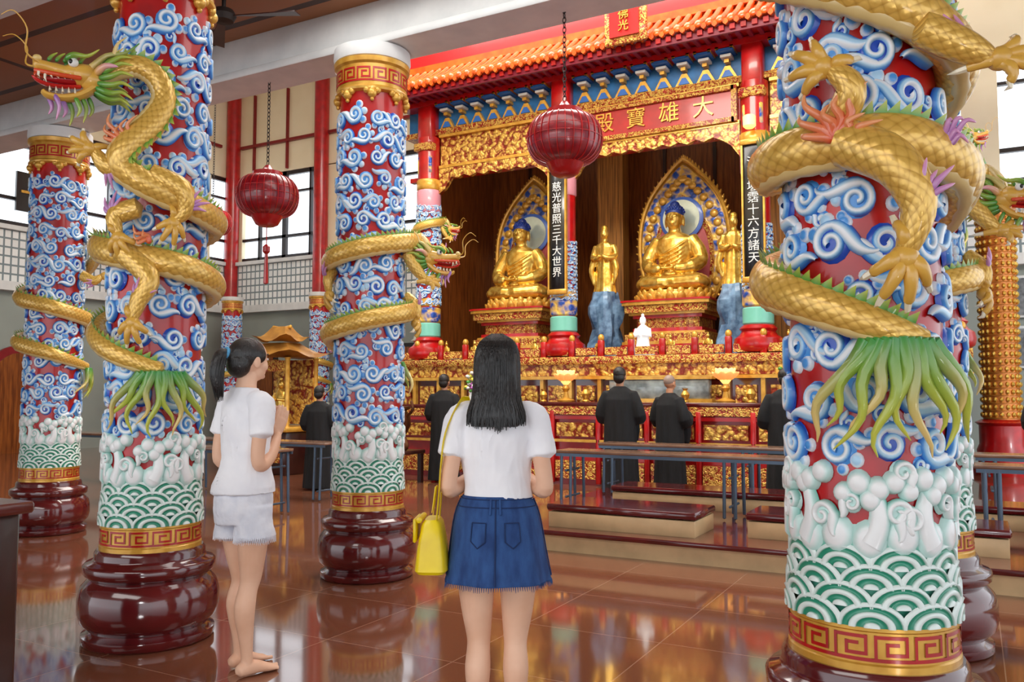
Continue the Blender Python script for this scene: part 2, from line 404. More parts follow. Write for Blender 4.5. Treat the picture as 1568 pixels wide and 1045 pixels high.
CLOUD=build_clouds(); SEA=build_sea(); SHAFT=build_shaft(); PLINTH=build_plinth()
# ---------------------------------------------------------------- dragon
GR=C('#2E9238');YG=C('#CCD050');RD=C('#E0522A');ORG=C('#F4AC74');PU=C('#8456B4');PK=C('#F0AACC');GD=C('#E4B24C');TN=C('#EED082');IV=C('#F4ECD0')
def tongue(mb,pts,r,c1,c2,m=None,flat=.5,k=4):
    P=sp(pts,k); n=len(P); rr=[]
    for i in range(n):
        t=i/(n-1); w=r*(math.sin(min(1,t*2.2+.35)*pi/2))*(1-t)**.7+.0012; rr.append(w)
    mb.tube(P,rr,m or PAINT,n=8,cols=[lerp(c1,c2,i/(n-1)) for i in range(n)])
def claw(mb,w,d,nrm,sz=1):
    d=Vector(d).normalized(); nrm=Vector(nrm).normalized(); sd=d.cross(nrm).normalized(); w=Vector(w)
    mb.ell(w+d*.02*sz,(.042*sz,.042*sz,.036*sz),PAINT,col=GD)
    for a,L in ((-50,.10),(-18,.125),(14,.125),(46,.10),(150,.07)):
        q=math.radians(a); f=(d*cos(q)+sd*sin(q)); 
        p=[w+f*.02*sz, w+f*L*.45*sz+nrm*.022*sz, w+f*L*.8*sz+nrm*.012*sz, w+f*L*sz-nrm*.012*sz]
        mb.tube(sp([tuple(x) for x in p],3),[ .021*sz,.021*sz,.019*sz,.02*sz,.021*sz,.019*sz,.017*sz,.016*sz,.016*sz,.014*sz],PAINT,n=8,col=GD)
        e=p[-1]; p2=[e,e+f*.022*sz-nrm*.012*sz,e+f*.03*sz-nrm*.038*sz]
        mb.tube([tuple(x) for x in p2],[.012*sz,.009*sz,.001],PAINT,n=6,col=IV)
def leg(mb,pts,r,fd,flame=True,sz=1):
    P=sp(pts,5); n=len(P); rr=[]
    for i in range(n):
        t=i/(n-1); rr.append(r*(1-.55*t)+.012*math.sin(t*pi))
    mb.tube(P,rr,SCALES,n=14,uvs=True)
    w=Vector(P[-1]); nrm=Vector((w.x,w.y,0)).normalized()
    claw(mb,w,fd,nrm,sz)
    if flame:
        k=len(pts)//2; e=Vector(pts[k]); b=(e-w).normalized(); out=Vector((e.x,e.y,0)).normalized()
        s_=b.cross(out)
        for q in range(5):
            a=(q-2)*.35; dd=(b*cos(a)+s_*sin(a)+out*.25); L=.10+.03*(q%2)
            tongue(mb,[tuple(e+b*.0),tuple(e+dd*L*.5+out*.02),tuple(e+dd*L+s_*.02)],.016,PU,PK)
def flames(mb,c,d,n,L,r,c1,c2,spread=.5):
    c=Vector(c); d=Vector(d).normalized(); out=Vector((c.x,c.y,0)).normalized(); s_=d.cross(out)
    for q in range(n):
        a=(q-(n-1)/2)*spread; dd=d*cos(a)+s_*sin(a); l=L*(.75+.5*((q*7)%3)/2)
        tongue(mb,[tuple(c),tuple(c+dd*l*.4+s_*.015),tuple(c+dd*l*.7-s_*.015+out*.015),tuple(c+dd*l+s_*.01)],r,c1,c2)
def dragon_head(mb,P,F,S=1.0):
    F=Vector(F).normalized(); Y=Vector((0,0,1)).cross(F).normalized(); U=F.cross(Y)
    M=Matrix(((F.x,Y.x,U.x,P[0]),(F.y,Y.y,U.y,P[1]),(F.z,Y.z,U.z,P[2]),(0,0,0,1)))@Matrix.Scale(S,4)
    old=mb.M; mb.M=M
    mb.ell((.02,0,0),(.10,.07,.065),PAINT,col=GD); mb.ell((.08,0,.02),(.09,.072,.06),PAINT,col=GD)
    mb.tube(sp([(.08,0,.03),(.18,0,.03),(.25,0,.045),(.31,0,.055),(.335,0,.05)],3),[(.05,.06)]*3+[(.034,.05)]*3+[(.03,.043)]*3+[(.034,.045)]*2+[(.03,.04),(.012,.02)],PAINT,n=12,col=GD,up=(0,0,1))
    for s_ in (-1,1):
        mb.ell((.315,s_*.026,.085),(.024,.02,.018),PAINT,col=TN); mb.ell((.325,s_*.027,.09),(.008,.009,.007),PAINT,col=(.1,.01,.01))
        mb.tube(sp([(.10,s_*.06,-.01),(.2,s_*.052,.0),(.29,s_*.044,.012),(.33,s_*.028,.02)],3),.012,PAINT,n=8,col=RD)
        for q in range(6):
            x=.15+q*.032; L=.05 if q==4 else .028
            mb.tube([(x,s_*.045,.01),(x+.004,s_*.046,.01-L*.6),(x-.004,s_*.044,.01-L)],[.009,.006,.001],PAINT,n=6,col=IV)
            if q<5: mb.tube([(x-.02,s_*.034,-.085+.002*q),(x-.018,s_*.035,-.085+.03)],[.008,.001],PAINT,n=6,col=IV)
        mb.ell((.135,s_*.058,.068),(.028,.02,.024),PAINT,col=(.9,.9,.85)); mb.ell((.148,s_*.07,.07),(.012,.011,.013),PAINT,col=(.01,.01,.01))
        tongue(mb,[(.17,s_*.055,.085),(.13,s_*.07,.105),(.06,s_*.09,.10),(.0,s_*.12,.13)],.02,GR,YG)
        hp=sp([(.04,s_*.035,.06),(-.04,s_*.06,.12),(-.14,s_*.075,.14),(-.22,s_*.07,.20)],4)
        mb.tube(hp,[.02-.017*i/(len(hp)-1) for i in range(len(hp))],PAINT,n=8,cols=[lerp(TN,GR,i/(len(hp)-1)) for i in range(len(hp))])
        mb.tube(sp([(-.08,s_*.07,.13),(-.10,s_*.085,.18),(-.15,s_*.09,.22)],3),[.012,.011,.01,.008,.006,.004,.002],PAINT,n=6,col=TN)
        tongue(mb,[(.02,s_*.06,.02),(-.03,s_*.11,.05),(-.09,s_*.15,.04)],.026,GD,PK)
        wp=sp([(.31,s_*.04,.06),(.37,s_*.10,.09),(.36,s_*.15,.19),(.42,s_*.18,.26),(.48,s_*.16,.24)],5)
        mb.tube(wp,[.006-.004*i/(len(wp)-1) for i in range(len(wp))],PAINT,n=6,col=GD)
        for q in range(7):
            a=-1.3+q*.42; yy=.068*cos(a); zz=.065*sin(a)
            tongue(mb,[(.03-.01*q%3,s_*yy,zz),(-.05,s_*yy*1.7,zz*1.6),(-.11,s_*yy*2.0,zz*1.9+.02),(-.17,s_*yy*2.3,zz*2.3)],.02,GR,YG)
    mb.ell((.16,0,-.012),(.13,.04,.022),PAINT,col=C('#B01820'))
    tp=sp([(.10,0,-.04),(.22,0,-.045),(.30,0,-.03),(.345,0,.0)],3); mb.tube(tp,[(.01,.025)]*(len(tp)-2)+[(.008,.018),(.003,.006)],PAINT,n=8,col=C('#D82828'),up=(0,0,1))
    jp=sp([(.02,0,-.035),(.10,0,-.085),(.19,0,-.105),(.27,0,-.095),(.295,0,-.075)],3); n=len(jp)
    mb.tube(jp,[(.028-.014*i/(n-1),.055-.025*i/(n-1)) for i in range(n)],PAINT,n=10,col=GD,up=(0,0,1))
    for q in range(7):
        x=.06+.035*q; z=-.085-.025*math.sin(q/6*pi); yy=((q%3)-1)*.028
        tongue(mb,[(x,yy,z),(x-.02,yy*1.3,z-.06),(x+.0,yy*1.2,z-.10-.03*(q%2))],.016,GR if q<4 else PU,YG if q<4 else PK)
    for q in range(5): tongue(mb,[(.10+.04*q,0,.085),(.08+.04*q,0,.11),(.05+.04*q,0,.13)],.012,GR,YG)
    mb.M=old
def dragon(path,sgn,head,legs,tailset,flamesets=(),rbody=.078):
    mb=MB(); pts=[]
    for p in path:
        if p[0]=='c': pts.append((p[1],-p[2],p[3]))
        else: a=math.radians(p[0]); pts.append((p[1]*sin(a),-p[1]*cos(a),p[2]))
    P=sp(pts,7); n=len(P); rr=[]
    for i in range(n):
        t=i/(n-1); r=rbody*min(1,.55+t*4) ; 
        if t>.8: r*=1-.32*(t-.8)/.2
        rr.append(r)
    mb.tube(P,rr,SCALES,n=22,uvs=True)
    V=[Vector(p) for p in P]; acc=0
    for i in range(2,n-2):
        T=(V[i+1]-V[i-1]).normalized(); N=Vector((V[i].x,V[i].y,0)).normalized(); D=(T.cross(N)*sgn).normalized(); N=(N-T*N.dot(T)).normalized()
        D=(D*.92+N*.38).normalized(); S_=T.cross(D)
        acc+=(V[i]-V[i-1]).length
        if acc>.03:
            acc=0; r=rr[i]*.93; b=V[i]+D*r; h=.042
            vs=[b-T*.024,b+S_*.008,b+T*.024,b-S_*.008,b+D*h-T*.02]
            mb.add([tuple(x) for x in vs],[(0,1,4),(1,2,4),(2,3,4),(3,0,4)],PAINT,cols=[GR,GR,GR,GR,YG])
    bel=[]
    for i in range(1,n-1):
        T=(V[i+1]-V[i-1]).normalized(); N=Vector((V[i].x,V[i].y,0)).normalized(); D=(T.cross(N)*sgn).normalized()
        bel.append(tuple(V[i]-D*rr[i]*.62+N*.012))
    mb.tube(bel,[rr[i+1]*(.52 if (i//1)%2 else .46) for i in range(len(bel))],PAINT,n=8,col=C('#E2C684'))
    if head: dragon_head(mb,*head)
    for l in legs: leg(mb,*l)
    for (a0,z0,a1,z1,w,c1,c2) in tailset:
        k=10; q=[]; ph=a1*.7
        for i in range(k+1):
            t=i/k; a=math.radians(a0+(a1-a0)*t+7*sin(t*7+ph)*t); rho=.36-.015*t+.03*sin(pi*t); q.append((rho*sin(a),-rho*cos(a),z0+(z1-z0)*t))
        mb.tube(q,[w*(1-t/k)**.7+.002 for t in range(k+1)],PAINT,n=8,cols=[lerp(c1,c2,min(1,t/k*1.3)) for t in range(k+1)])
    for f in flamesets: flames(mb,*f)
    return mb.mesh('coiled_dragon',45)
def tails(c,z,zt,spread,n=9,w=.026):
    out=[]
    for i in range(n):
        t=i/(n-1)-.5; out.append((c+t*spread*.5,z-.02*abs(t),c+t*spread*1.5,zt+.10*abs(t)+.06*(i%2),w,GR,YG if i%3 else TN))
    return out
def cc(a,b,z): return (a,-b,z)
pathL=[(5,.325,1.48),(-40,.335,1.57),(-85,.335,1.68),(-135,.335,1.78),(-180,.335,1.86),(-225,.335,1.92),(-270,.335,1.97),(-315,.335,2.01),(-350,.335,2.05),(-400,.335,2.10),(-450,.335,2.16),(-495,.335,2.21),(-540,.335,2.26),(-585,.335,2.30),(-630,.335,2.33),(-665,.34,2.34),(-695,.38,2.37),(-728,.43,2.44),('c',-.21,.44,2.53),('c',-.18,.45,2.63),('c',-.05,.43,2.77),('c',.01,.42,2.90),('c',-.03,.42,3.01),('c',-.13,.43,3.06),('c',-.24,.43,3.03),('c',-.33,.42,2.97)]
DL=dragon(pathL,1,((-.34,-.42,2.96),(-1,-.12,-.08),.98),
  [([cc(-.18,.43,2.55),cc(-.28,.42,2.52),cc(-.36,.42,2.60)],.055,(-1,-.1,.15)),
   ([cc(-.05,.42,2.50),cc(.12,.44,2.43),cc(.14,.42,2.33),cc(.08,.42,2.27)],.06,(-.3,0,-1)),
   ([cc(-.12,.36,2.33),cc(-.24,.34,2.28),cc(-.22,.38,2.18)],.055,(.3,0,-1)),
   ([cc(-.2,.33,2.10),cc(-.05,.42,1.96),cc(-.1,.42,1.84),cc(-.13,.42,1.74)],.062,(0,0,-1))],
  tails(5,1.47,1.12,75,10),[(cc(-.22,.46,2.62),(-.1,0,1),7,.15,.018,RD,ORG,.3),(cc(-.05,.42,2.14),(-1,0,.6),4,.1,.015,RD,ORG,.3)],.074)
pathR=[(34,.325,1.51),(0,.34,1.58),(-40,.34,1.67),(-80,.335,1.745),(-130,.335,1.82),(-180,.335,1.9),(-230,.335,1.97),(-280,.335,2.05),(-315,.335,2.1),(-350,.345,2.13),(-400,.345,2.13),(-440,.335,2.13),(-490,.335,2.2),(-540,.335,2.28),(-590,.335,2.35),(-640,.335,2.42),(-680,.34,2.5),(-720,.345,2.6),(-760,.335,2.72),(-810,.335,2.86),(-870,.335,2.98),(-930,.335,3.05),(-980,.40,3.1),('c',.5,.05,3.15),('c',.6,.1,3.15)]
DR=dragon(pathR,1,((.6,-.1,3.15),(1,-.1,0),1.1),
  [([cc(-.05,.38,2.12),cc(.10,.45,2.03),cc(.17,.45,1.90),cc(.13,.44,1.77)],.075,(-.25,0,-1),True,1.15),
   ([cc(-.06,.38,2.2),cc(-.02,.43,2.27),cc(-.09,.43,2.34)],.05,(-1,0,.25),False),
   ([cc(.2,.32,2.46),cc(.33,.28,2.40),cc(.42,.25,2.36)],.055,(1,0,-.2))],
  tails(18,1.52,1.16,70,11,.027),[(cc(-.08,.43,2.12),(.0,0,1),8,.15,.02,RD,ORG,.38),(cc(.24,.3,2.12),(1,0,.4),5,.1,.014,PU,PK,.3)],.08)
pathM=[(-200,.335,1.62),(-150,.335,1.68),(-90,.335,1.79),(-45,.335,1.83),(0,.335,1.89),(45,.335,1.94),(90,.335,1.99),(135,.335,2.07),(180,.335,2.15),(225,.335,2.24),(270,.335,2.32),(315,.335,2.36),(360,.335,2.41),(405,.335,2.46),(440,.36,2.50),('c',.40,.0,2.52),('c',.46,.04,2.46),('c',.48,.07,2.38)]
DM=dragon(pathM,-1,((.46,-.07,2.37),(1,-.2,-.15),.85),
  [([cc(.3,.12,2.4),cc(.38,.12,2.28),cc(.46,.12,2.2)],.05,(1,0,-.2)),([cc(.3,.0,2.08),cc(.38,.05,2.0),cc(.38,.05,1.9)],.05,(.1,0,-1)),([cc(-.28,.0,2.3),cc(-.34,.08,2.2),cc(-.33,.08,2.1)],.045,(0,0,-1))],
  tails(-215,1.6,1.3,60,7),[(cc(.36,.08,2.5),(1,0,-.6),4,.1,.014,RD,ORG,.3)],.07)
pathF=[(75,.335,1.62),(0,.335,1.73),(-80,.335,1.84),(-130,.335,1.9),(-180,.335,1.96),(-230,.335,2.02),(-280,.335,2.08),(-360,.335,2.17),(-440,.335,2.27),(-500,.335,2.38),(-560,.335,2.5),(-610,.335,2.62),('c',.40,.12,2.72),('c',.46,.2,2.8)]
DF=dragon(pathF,1,((.46,-.2,2.8),(1,-.2,0),.85),[([cc(.25,.25,2.5),cc(.36,.3,2.45),cc(.44,.3,2.5)],.05,(1,0,.1))],tails(80,1.6,1.3,50,7),(),.072)
COLS=.865
for (x,y,d) in ((-3.99,3.17,DL),(-.31,3.03,DR),(-3.93,4.99,DM),(-7.85,5.06,DF),(-.27,5.05,DM),(-7.85,3.1,DF),(-14.6,16.5,DF),(-17.4,16.2,DM)):
    al=math.atan2(-y,-x)+pi/2
    e=empty('dragon_column',(x,y,0),al); S=(COLS,COLS,1)
    place(PLINTH,'plinth',e,scale=(.90,.90,1)); place(SHAFT,'shaft',e,scale=S); place(SEA,'wave_band',e,scale=S); place(CLOUD,'cloud_relief',e,(0,0,-.02),rz=rnd.uniform(0,6),scale=S); place(d,'dragon',e,(0,0,-.03),scale=(.89,.89,1))

# ---------------------------------------------------------------- room
def boxobj(name,c,d,m,parent=None,**k):
    mb=MB(); mb.box((0,0,0),d,m,**k); return mb.obj(name,parent,c)
fm,nt,b,br=gridmat('polished_brown_tiles',(0,1),.8,.8,.003,'#80503A','#764834','#A07C68',.065,.35,bump=.02,offset=0)
boxobj('floor',(-5.5,5.2,-.05),(27.2,25,.1),fm)
latL,_,_,_=gridmat('niche_lattice_left',(1,2),.17,.2,.022,'#F4F6F4','#E6EAE8','#7E8C90',.5,bump=.6)
latB,_,_,_=gridmat('niche_lattice_back',(0,2),.17,.2,.022,'#F4F6F4','#E6EAE8','#7E8C90',.5,bump=.6)
XL=-18.9; YB=17.5; X1=8
boxobj('wall_left',(XL-.1,5.3,1.85),(.2,24.8,3.7),GREYW)
boxobj('wall_back',((XL+X1)/2,YB+.1,1.85),(X1-XL,.2,3.7),GREYW)
e=empty('trim_gallery')
boxobj('ledge_left',(XL+.05,5.3,3.72),(.3,24.6,.2),WHITE,e); boxobj('ledge_back',((XL+X1)/2,YB-.05,3.72),(X1-XL-.2,.3,.2),WHITE,e)
boxobj('cap_left',(XL+.03,5.3,5.05),(.24,24.6,.1),WHITE,e); boxobj('cap_back',((XL+X1)/2,YB-.03,5.05),(X1-XL-.2,.24,.1),WHITE,e)
boxobj('wall_left_niche_band',(XL-.05,5.3,4.4),(.2,24.8,1.25),latL); boxobj('wall_back_niche_band',((XL+X1)/2,YB+.05,4.4),(X1-XL,.2,1.25),latB)
boxobj('wall_left_upper',(XL-.1,5.3,8.8),(.2,24.8,2.4),CREAM); boxobj('wall_back_upper',((XL+X1)/2,YB+.1,8.8),(X1-XL,.2,2.4),CREAM)
def window_run(name,horizontal,a0,a1,fixed):
    mb=MB()
    L=a1-a0; mid=(a0+a1)/2
    def bx(a,z,w,h,m,t=.1):
        if horizontal: mb.box((a,fixed,z),(w,t,h),m)
        else: mb.box((fixed,a,z),(t,w,h),m)
    for z,h in ((5.16,.12),(5.75,.08),(7.55,.12),(7.0,.06)): bx(mid,z,L,h,DARK)
    k=int(L/.95)
    for i in range(k+1): bx(a0+L*i/k,6.35,.07 if i%2 else .14,2.5,DARK)
    for i in range(k+1):
        if i%4==0: bx(a0+L*i/k,6.35,.6,2.45,CREAM,.14)
    return mb.obj(name)
window_run('window_1',False,-6.5,YB-.1,XL-.1); window_run('window_2',True,XL+.1,X1-.1,YB+.1)
e=empty('red_wall_columns')
mb=MB()
for x in (-18.75,-15.4,-11.6,-7.9,3.6): mb.lathe([(.2,0),(.2,6.3)],RED,(x,YB-.12,3.68),n=20); mb.lathe([(.14,0),(.14,3.6)],RED,(x,YB-.12,0),n=16)
for y in (13.7,9.9,6.1): mb.lathe([(.2,0),(.2,6.3)],RED,(XL+.15,y,3.68),n=20)
mb.box((-10,YB-.06,8.45),(17,.1,.08),DOORR); mb.box((XL+.06,8,8.45),(.1,18,.08),DOORR)
for i in range(12): mb.box((-18+i*1.27,YB-.03,8.8),(.05,.1,2.3),DOORR); mb.box((XL+.03,2+i*1.27,8.8),(.1,.05,2.3),DOORR)
mb.obj('columns',e)
boxobj('ceiling_hall',(-5.5,11.3,10.05),(27,12.6,.1),WHITE)
cm,_,_,_=gridmat('brown_ceiling_panels',(0,1),1.9,.68,.035,'#A46A3E','#96603A','#3E2214',.5,.1,bump=.4)
boxobj('ceiling_aisle',(-5.5,-.75,4.31),(27,12.2,.1),cm)
e=empty('ceiling_beams')
for y in (5.03,3.1,-.9): 
    mb=MB(); mb.box((0,0,.05),(26.6,.30,.28),WHITE,bev=.02); mb.box((0,0,-.13),(26.5,.38,.06),WHITE,bev=.01); mb.obj('beam',e,(-5.5,y,4.07))
boxobj('wall_clerestory',(-5.5,5.25,7.2),(26.8,.14,5.6),CREAM)
# ceiling fan
mb=MB(); mb.lathe([(.0,.17),(.05,.17),(.05,.13),(.015,.12),(.015,.02),(.07,.0),(.09,-.04),(.07,-.08),(.0,-.09)],IRON,n=20)
for k in range(3):
    a=2*pi*k/3+.4; ca,sa=cos(a),sin(a)
    vs=[(ca*.08-sa*.02,sa*.08+ca*.02,-.03),(ca*.08+sa*.02,sa*.08-ca*.02,-.045),(ca*.55+sa*.06,sa*.55-ca*.06,-.05),(ca*.55-sa*.06,sa*.55+ca*.06,-.03)]
    vs+=[(x,y,z-.008) for x,y,z in vs]
    mb.add(vs,[(0,1,2,3),(7,6,5,4),(0,4,5,1),(1,5,6,2),(2,6,7,3),(3,7,4,0)],DWOOD)
mb.obj('ceiling_fan',None,(-4.66,4.2,4.09))
mb=MB()
for x in (-17.6,-14,-12.6): mb.box((x,YB-.08,1.3),(1.3,.1,2.6),DARK); mb.box((x,YB-.12,1.3),(1.1,.1,2.4),WOOD)
mb.obj('door_1')
mb=MB(); 
pts=[(-.7,0),(.7,0),(.7,1.7)]+[(.7*cos(pi*i/12),1.7+.7*sin(pi*i/12)) for i in range(1,12)]+[(-.7,1.7)]
mb.prism(pts,-.04,.05,DOORR); q=[(x*.85,z*.93) for x,z in pts]; mb.prism(q,-.07,.04,mat('niche_red','#9A4A34',.6))
mb.obj('arched_niche',None,(1.75,YB-.1,0),scale=(1,1,.7)); 
mb=MB(); mb.prism(pts,-.04,.05,DOORR); mb.prism(q,-.07,.04,WOOD); mb.obj('arched_niche',None,(XL+.1,11.3,0),rz=pi/2)
mb=MB()
for i,(x,z) in enumerate(((.95,3.05),(.95,2.15),(2.0,3.05),(2.0,2.15))):
    mb.box((x,YB-.05,z),(.8,.06,.75),WHITE); mb.box((x,YB-.09,z),(.7,.04,.65),mat('grey_print%d'%i,'#8A8F92',.6,col2='#4A5054',vscale=8))
mb.obj('framed_prints')
mb=MB()
mb.box((XL+.1,11.9,5.9),(.06,1.6,.9),BLK); mb.box((XL+.14,11.9,5.9),(.04,1.4,.06),GOLDP); mb.obj('dark_signboard')

# ---------------------------------------------------------------- altar canopy
CX=-4.25; YF=12.5; COLX=[-8.46,-5.80,-2.69,-.28]
def text(body,size,loc,m,parent,name,ext=.012,spacing=1):
    cu=bpy.data.curves.new(name,'FONT'); cu.body=body; cu.size=size; cu.extrude=ext; cu.align_x='CENTER'; cu.align_y='CENTER'; cu.space_line=spacing; cu.space_character=spacing; cu.resolution_u=3
    o=bpy.data.objects.new(name,cu); scene.collection.objects.link(o)
    dg=bpy.context.evaluated_depsgraph_get(); dg.update()
    me=bpy.data.meshes.new_from_object(o.evaluated_get(dg)); bpy.data.objects.remove(o)
    me.materials.clear(); me.materials.append(m)
    ob=bpy.data.objects.new(name,me); scene.collection.objects.link(ob); ob.location=loc; ob.rotation_euler=(pi/2,0,0); ob.parent=parent
    return ob
E=empty('altar_canopy')
mb=MB(); xl=-9.05; xr=-.02; W=xr-xl; MX=(xl+xr)/2
mb.box((MX,YF,6.0),(W-.2,.24,.10),CARVE2); mb.box((MX,YF,5.2+.0),(W-.3,.12,.08),RED); 
mb.box((MX,YF+.06,6.25),(W-.2,.16,.46),BLUE); mb.box((MX,YF-.05,6.5),(W-.2,.5,.10),RED)
BRB=mat('bracket_blue','#2E6EC8',.4); SGR=mat('sign_red','#B41216',.35,0,.3,'#9C0E12')
for i in range(3):
    a,b_=COLX[i]+.22,COLX[i+1]-.22; c=(a+b_)/2; w=b_-a
    mb.box((c,YF+.02,5.62),(w,.14,.64),RED if i==1 else CARVE)
    nn=int(w/.13); pl=[(a,5.36),(b_,5.36)]
    for q in range(nn+1):
        t=1-q/nn; x=a+w*t; ed=min(t,1-t)*w; pl.append((x,5.13+.05*(q%2)-.30*max(0,1-ed/.28)))
    mb.prism(pl,YF-.11,YF-.02,CARVE)
    for zz in (5.92,5.36): mb.box((c,YF-.08,zz),(w,.08,.05),GOLDP)
    if i==1:
        mb.box((c,YF-.09,5.64),(w*.93,.06,.46),SGR)
        for zz in (5.40,5.88): mb.box((c,YF-.13,zz),(w*.95,.08,.07),CARVE2)
        for sx in (-1,1): mb.box((c+sx*w*.475,YF-.13,5.64),(.08,.08,.55),CARVE2)
    nb=int(w/.31)
    for q in range(nb):
        x=a+w*(q+.5)/nb
        mb.prism([(x-.14,6.06),(x+.14,6.06),(x+.04,6.24),(x-.04,6.24)],YF-.1,YF,GOLDP)
        mb.prism([(x-.09,6.07),(x+.09,6.07),(x+.03,6.17),(x-.03,6.17)],YF-.12,YF-.08,BRB)
        mb.box((x,YF-.09,6.30),(.07,.14,.05),GOLDP)
        mb.box((x,YF-.12,6.36),(.16,.2,.04),WHITE); mb.box((x,YF-.16,6.42),(.25,.28,.04),BRB)
        for sx in (-1,1): mb.box((x+sx*.11,YF-.15,6.45),(.05,.3,.05),GOLDP)
for k in range(4):
    x=COLX[k]; mb.box((x,YF-.12,6.2),(.3,.3,.75),RED,bev=.03); mb.box((x,YF-.16,5.72),(.38,.34,.14),CARVE2,bev=.02); mb.box((x,YF-.14,5.4),(.3,.26,.34),CARVEB,bev=.03)
mb.obj('frieze',E)
mb=MB(); n=int(W/.155)
mb.box((MX,YF-.25,6.6),(W,.9,.06),RED)
mb.box((MX,YF-.76,6.50),(W,.05,.10),PURPLE)
for i in range(n+1):
    x=xl+W*i/n
    mb.box((x,YF-.5,6.56),(.06,.6,.07),PURPLE); mb.box((x,YF-.81,6.52),(.075,.04,.075),RED)
    y0,z0,y1,z1=YF-.88,6.62,YF-.25,7.06
    mb.tube([(x,y0,z0),(x,(y0+y1)/2,(z0+z1)/2-.03),(x,y1,z1)],[.05,.05,.05],ORANGE,n=10)
    mb.ell((x,y0-.02,z0),(.056,.025,.056),ORANGE,nu=12,nv=6)
    xm=x+W/n/2
    if i<n:
        mb.prism([(xm-.05,6.62),(xm+.05,6.62),(xm+.035,6.56),(xm,6.53),(xm-.035,6.56)],y0-.02,y0+.02,ORANGE)
vs=[(xl,YF-.86,6.58),(xr,YF-.86,6.58),(xr,YF-.25,7.02),(xl,YF-.25,7.02),(xl,YF-.25,6.6),(xr,YF-.25,6.6)]
mb.add(vs,[(0,1,2,3),(0,4,5,1),(3,2,5,4),(0,3,4),(1,5,2)],ORANGE)
mb.box((MX,YF-.15,7.12),(W,.3,.12),ORANGE); mb.box((MX,YF+.0,7.5),(W,.3,.8),RED); mb.box((MX,YF-.05,7.9),(W,.4,.1),CARVE2)
mb.box((MX,YF+1.6,7.3),(W-.2,2.9,.6),RED)
mb.obj('eave_roof',E)
mb=MB(); mb.box((CX-.1,YF-1.0,6.82),(.66,.08,.62),CARVE2,bev=.02); mb.box((CX-.1,YF-1.05,6.82),(.46,.06,.44),RED); mb.box((CX-.1,YF-.6,6.95),(.06,.8,.06),RED); mb.obj('plaque',E,(0,0,0))
text('殿 寶 雄 大',.34,(CX,YF-.135,5.64),GOLDP,E,'sign_lettering',spacing=1.3)
text('佛\n光',.17,(CX-.1,YF-1.1,6.82),GOLDP,E,'plaque_lettering')
def canopy_col(x,i):
    mb=MB()
    mb.lathe([(.0,1.92),(.30,1.92),(.34,1.95),(.36,2.03),(.34,2.12),(.27,2.17),(.24,2.22),(.27,2.26),(.235,2.30),(.21,2.32)],RED,(0,0,0),n=36)
    mb.lathe([(.2,2.3),(.2,5.9)],RED,n=36)
    mb.lathe([(.205,2.32),(.222,2.34),(.222,2.55),(.205,2.57)],PAINT,n=36,col=C('#7CD0BC'))
    mb.lathe([(.205,2.58),(.222,2.6),(.222,2.82),(.205,2.84)],CARVEB,n=36)
    mb.lathe([(.205,2.86),(.218,2.88),(.218,2.98),(.205,3.0)],GOLDP,n=36)
    mb.lathe([(.205,4.95),(.22,4.97),(.22,5.12),(.205,5.14)],GOLDP,n=36)
    mb.lathe([(.205,4.55),(.218,4.57),(.218,4.93),(.205,4.95)],PAINT,n=36,col=C('#E89AA8'))
    mb.obj('canopy_column',E,(x,YF-.1,0))
    if i in (0,3):
        place(CLOUD,'column_clouds',E,(x,YF-.1,2.0),scale=(.76,.76,.78)); place(DM if i==0 else DF,'column_dragon',E,(x,YF-.1,1.9),rz=.6,scale=(.75,.75,1.0))
    else:
        place(CLOUD,'column_clouds',E,(x,YF-.1,2.35),scale=(.745,.745,.42))
        m=MB(); m.box((0,0,0),(.30,.05,1.95),BLK,bev=.01); m.box((0,-.02,1.0),(.34,.07,.08),GOLDP,bev=.01); m.box((0,-.02,-1.0),(.34,.07,.08),GOLDP,bev=.01)
        for sx in (-1,1): m.box((sx*.15,-.01,0),(.025,.06,1.95),GOLDP)
        m.obj('couplet_board',E,(x+.02,YF-.36,3.95))
        text('\n'.join('慈光普照三千大世界' if i==1 else '法雨均霑十六方諸天'),.17,(x+.02,YF-.395,3.95),WHITE,E,'couplet_lettering',.005,spacing=1.02)
        m=MB(); m.lathe([(.06,-.09),(.09,-.06),(.09,.08),(.06,.1)],GLOW,(0,0,0),n=16); m.obj('tiny_lamp',E,(x,YF-.45,5.22))
for i,x in enumerate(COLX): canopy_col(x,i)
mb=MB(); mb.box((MX,15.35,4.65),(W-.2,.12,5.2),WOOD)
for i in range(10): mb.box((xl+.2+i*.96,15.27,4.65),(.06,.06,5.2),DWOOD)
for x in (xl+.2,xr-.2): mb.box((x,14.0,4.65),(.12,2.6,5.2),WOOD)
for x in (-5.8,-2.69): mb.box((x,14.6,4.65),(.5,.3,5.2),mat('curtain_gold%d'%int(-x),'#C08034',.6,col2='#7A4E1A',vscale=5,stretch=(10,10,.3)))
mb.box((MX,13.9,7.25),(W-.2,2.8,.1),DWOOD)
mb.obj('shrine_interior',E)
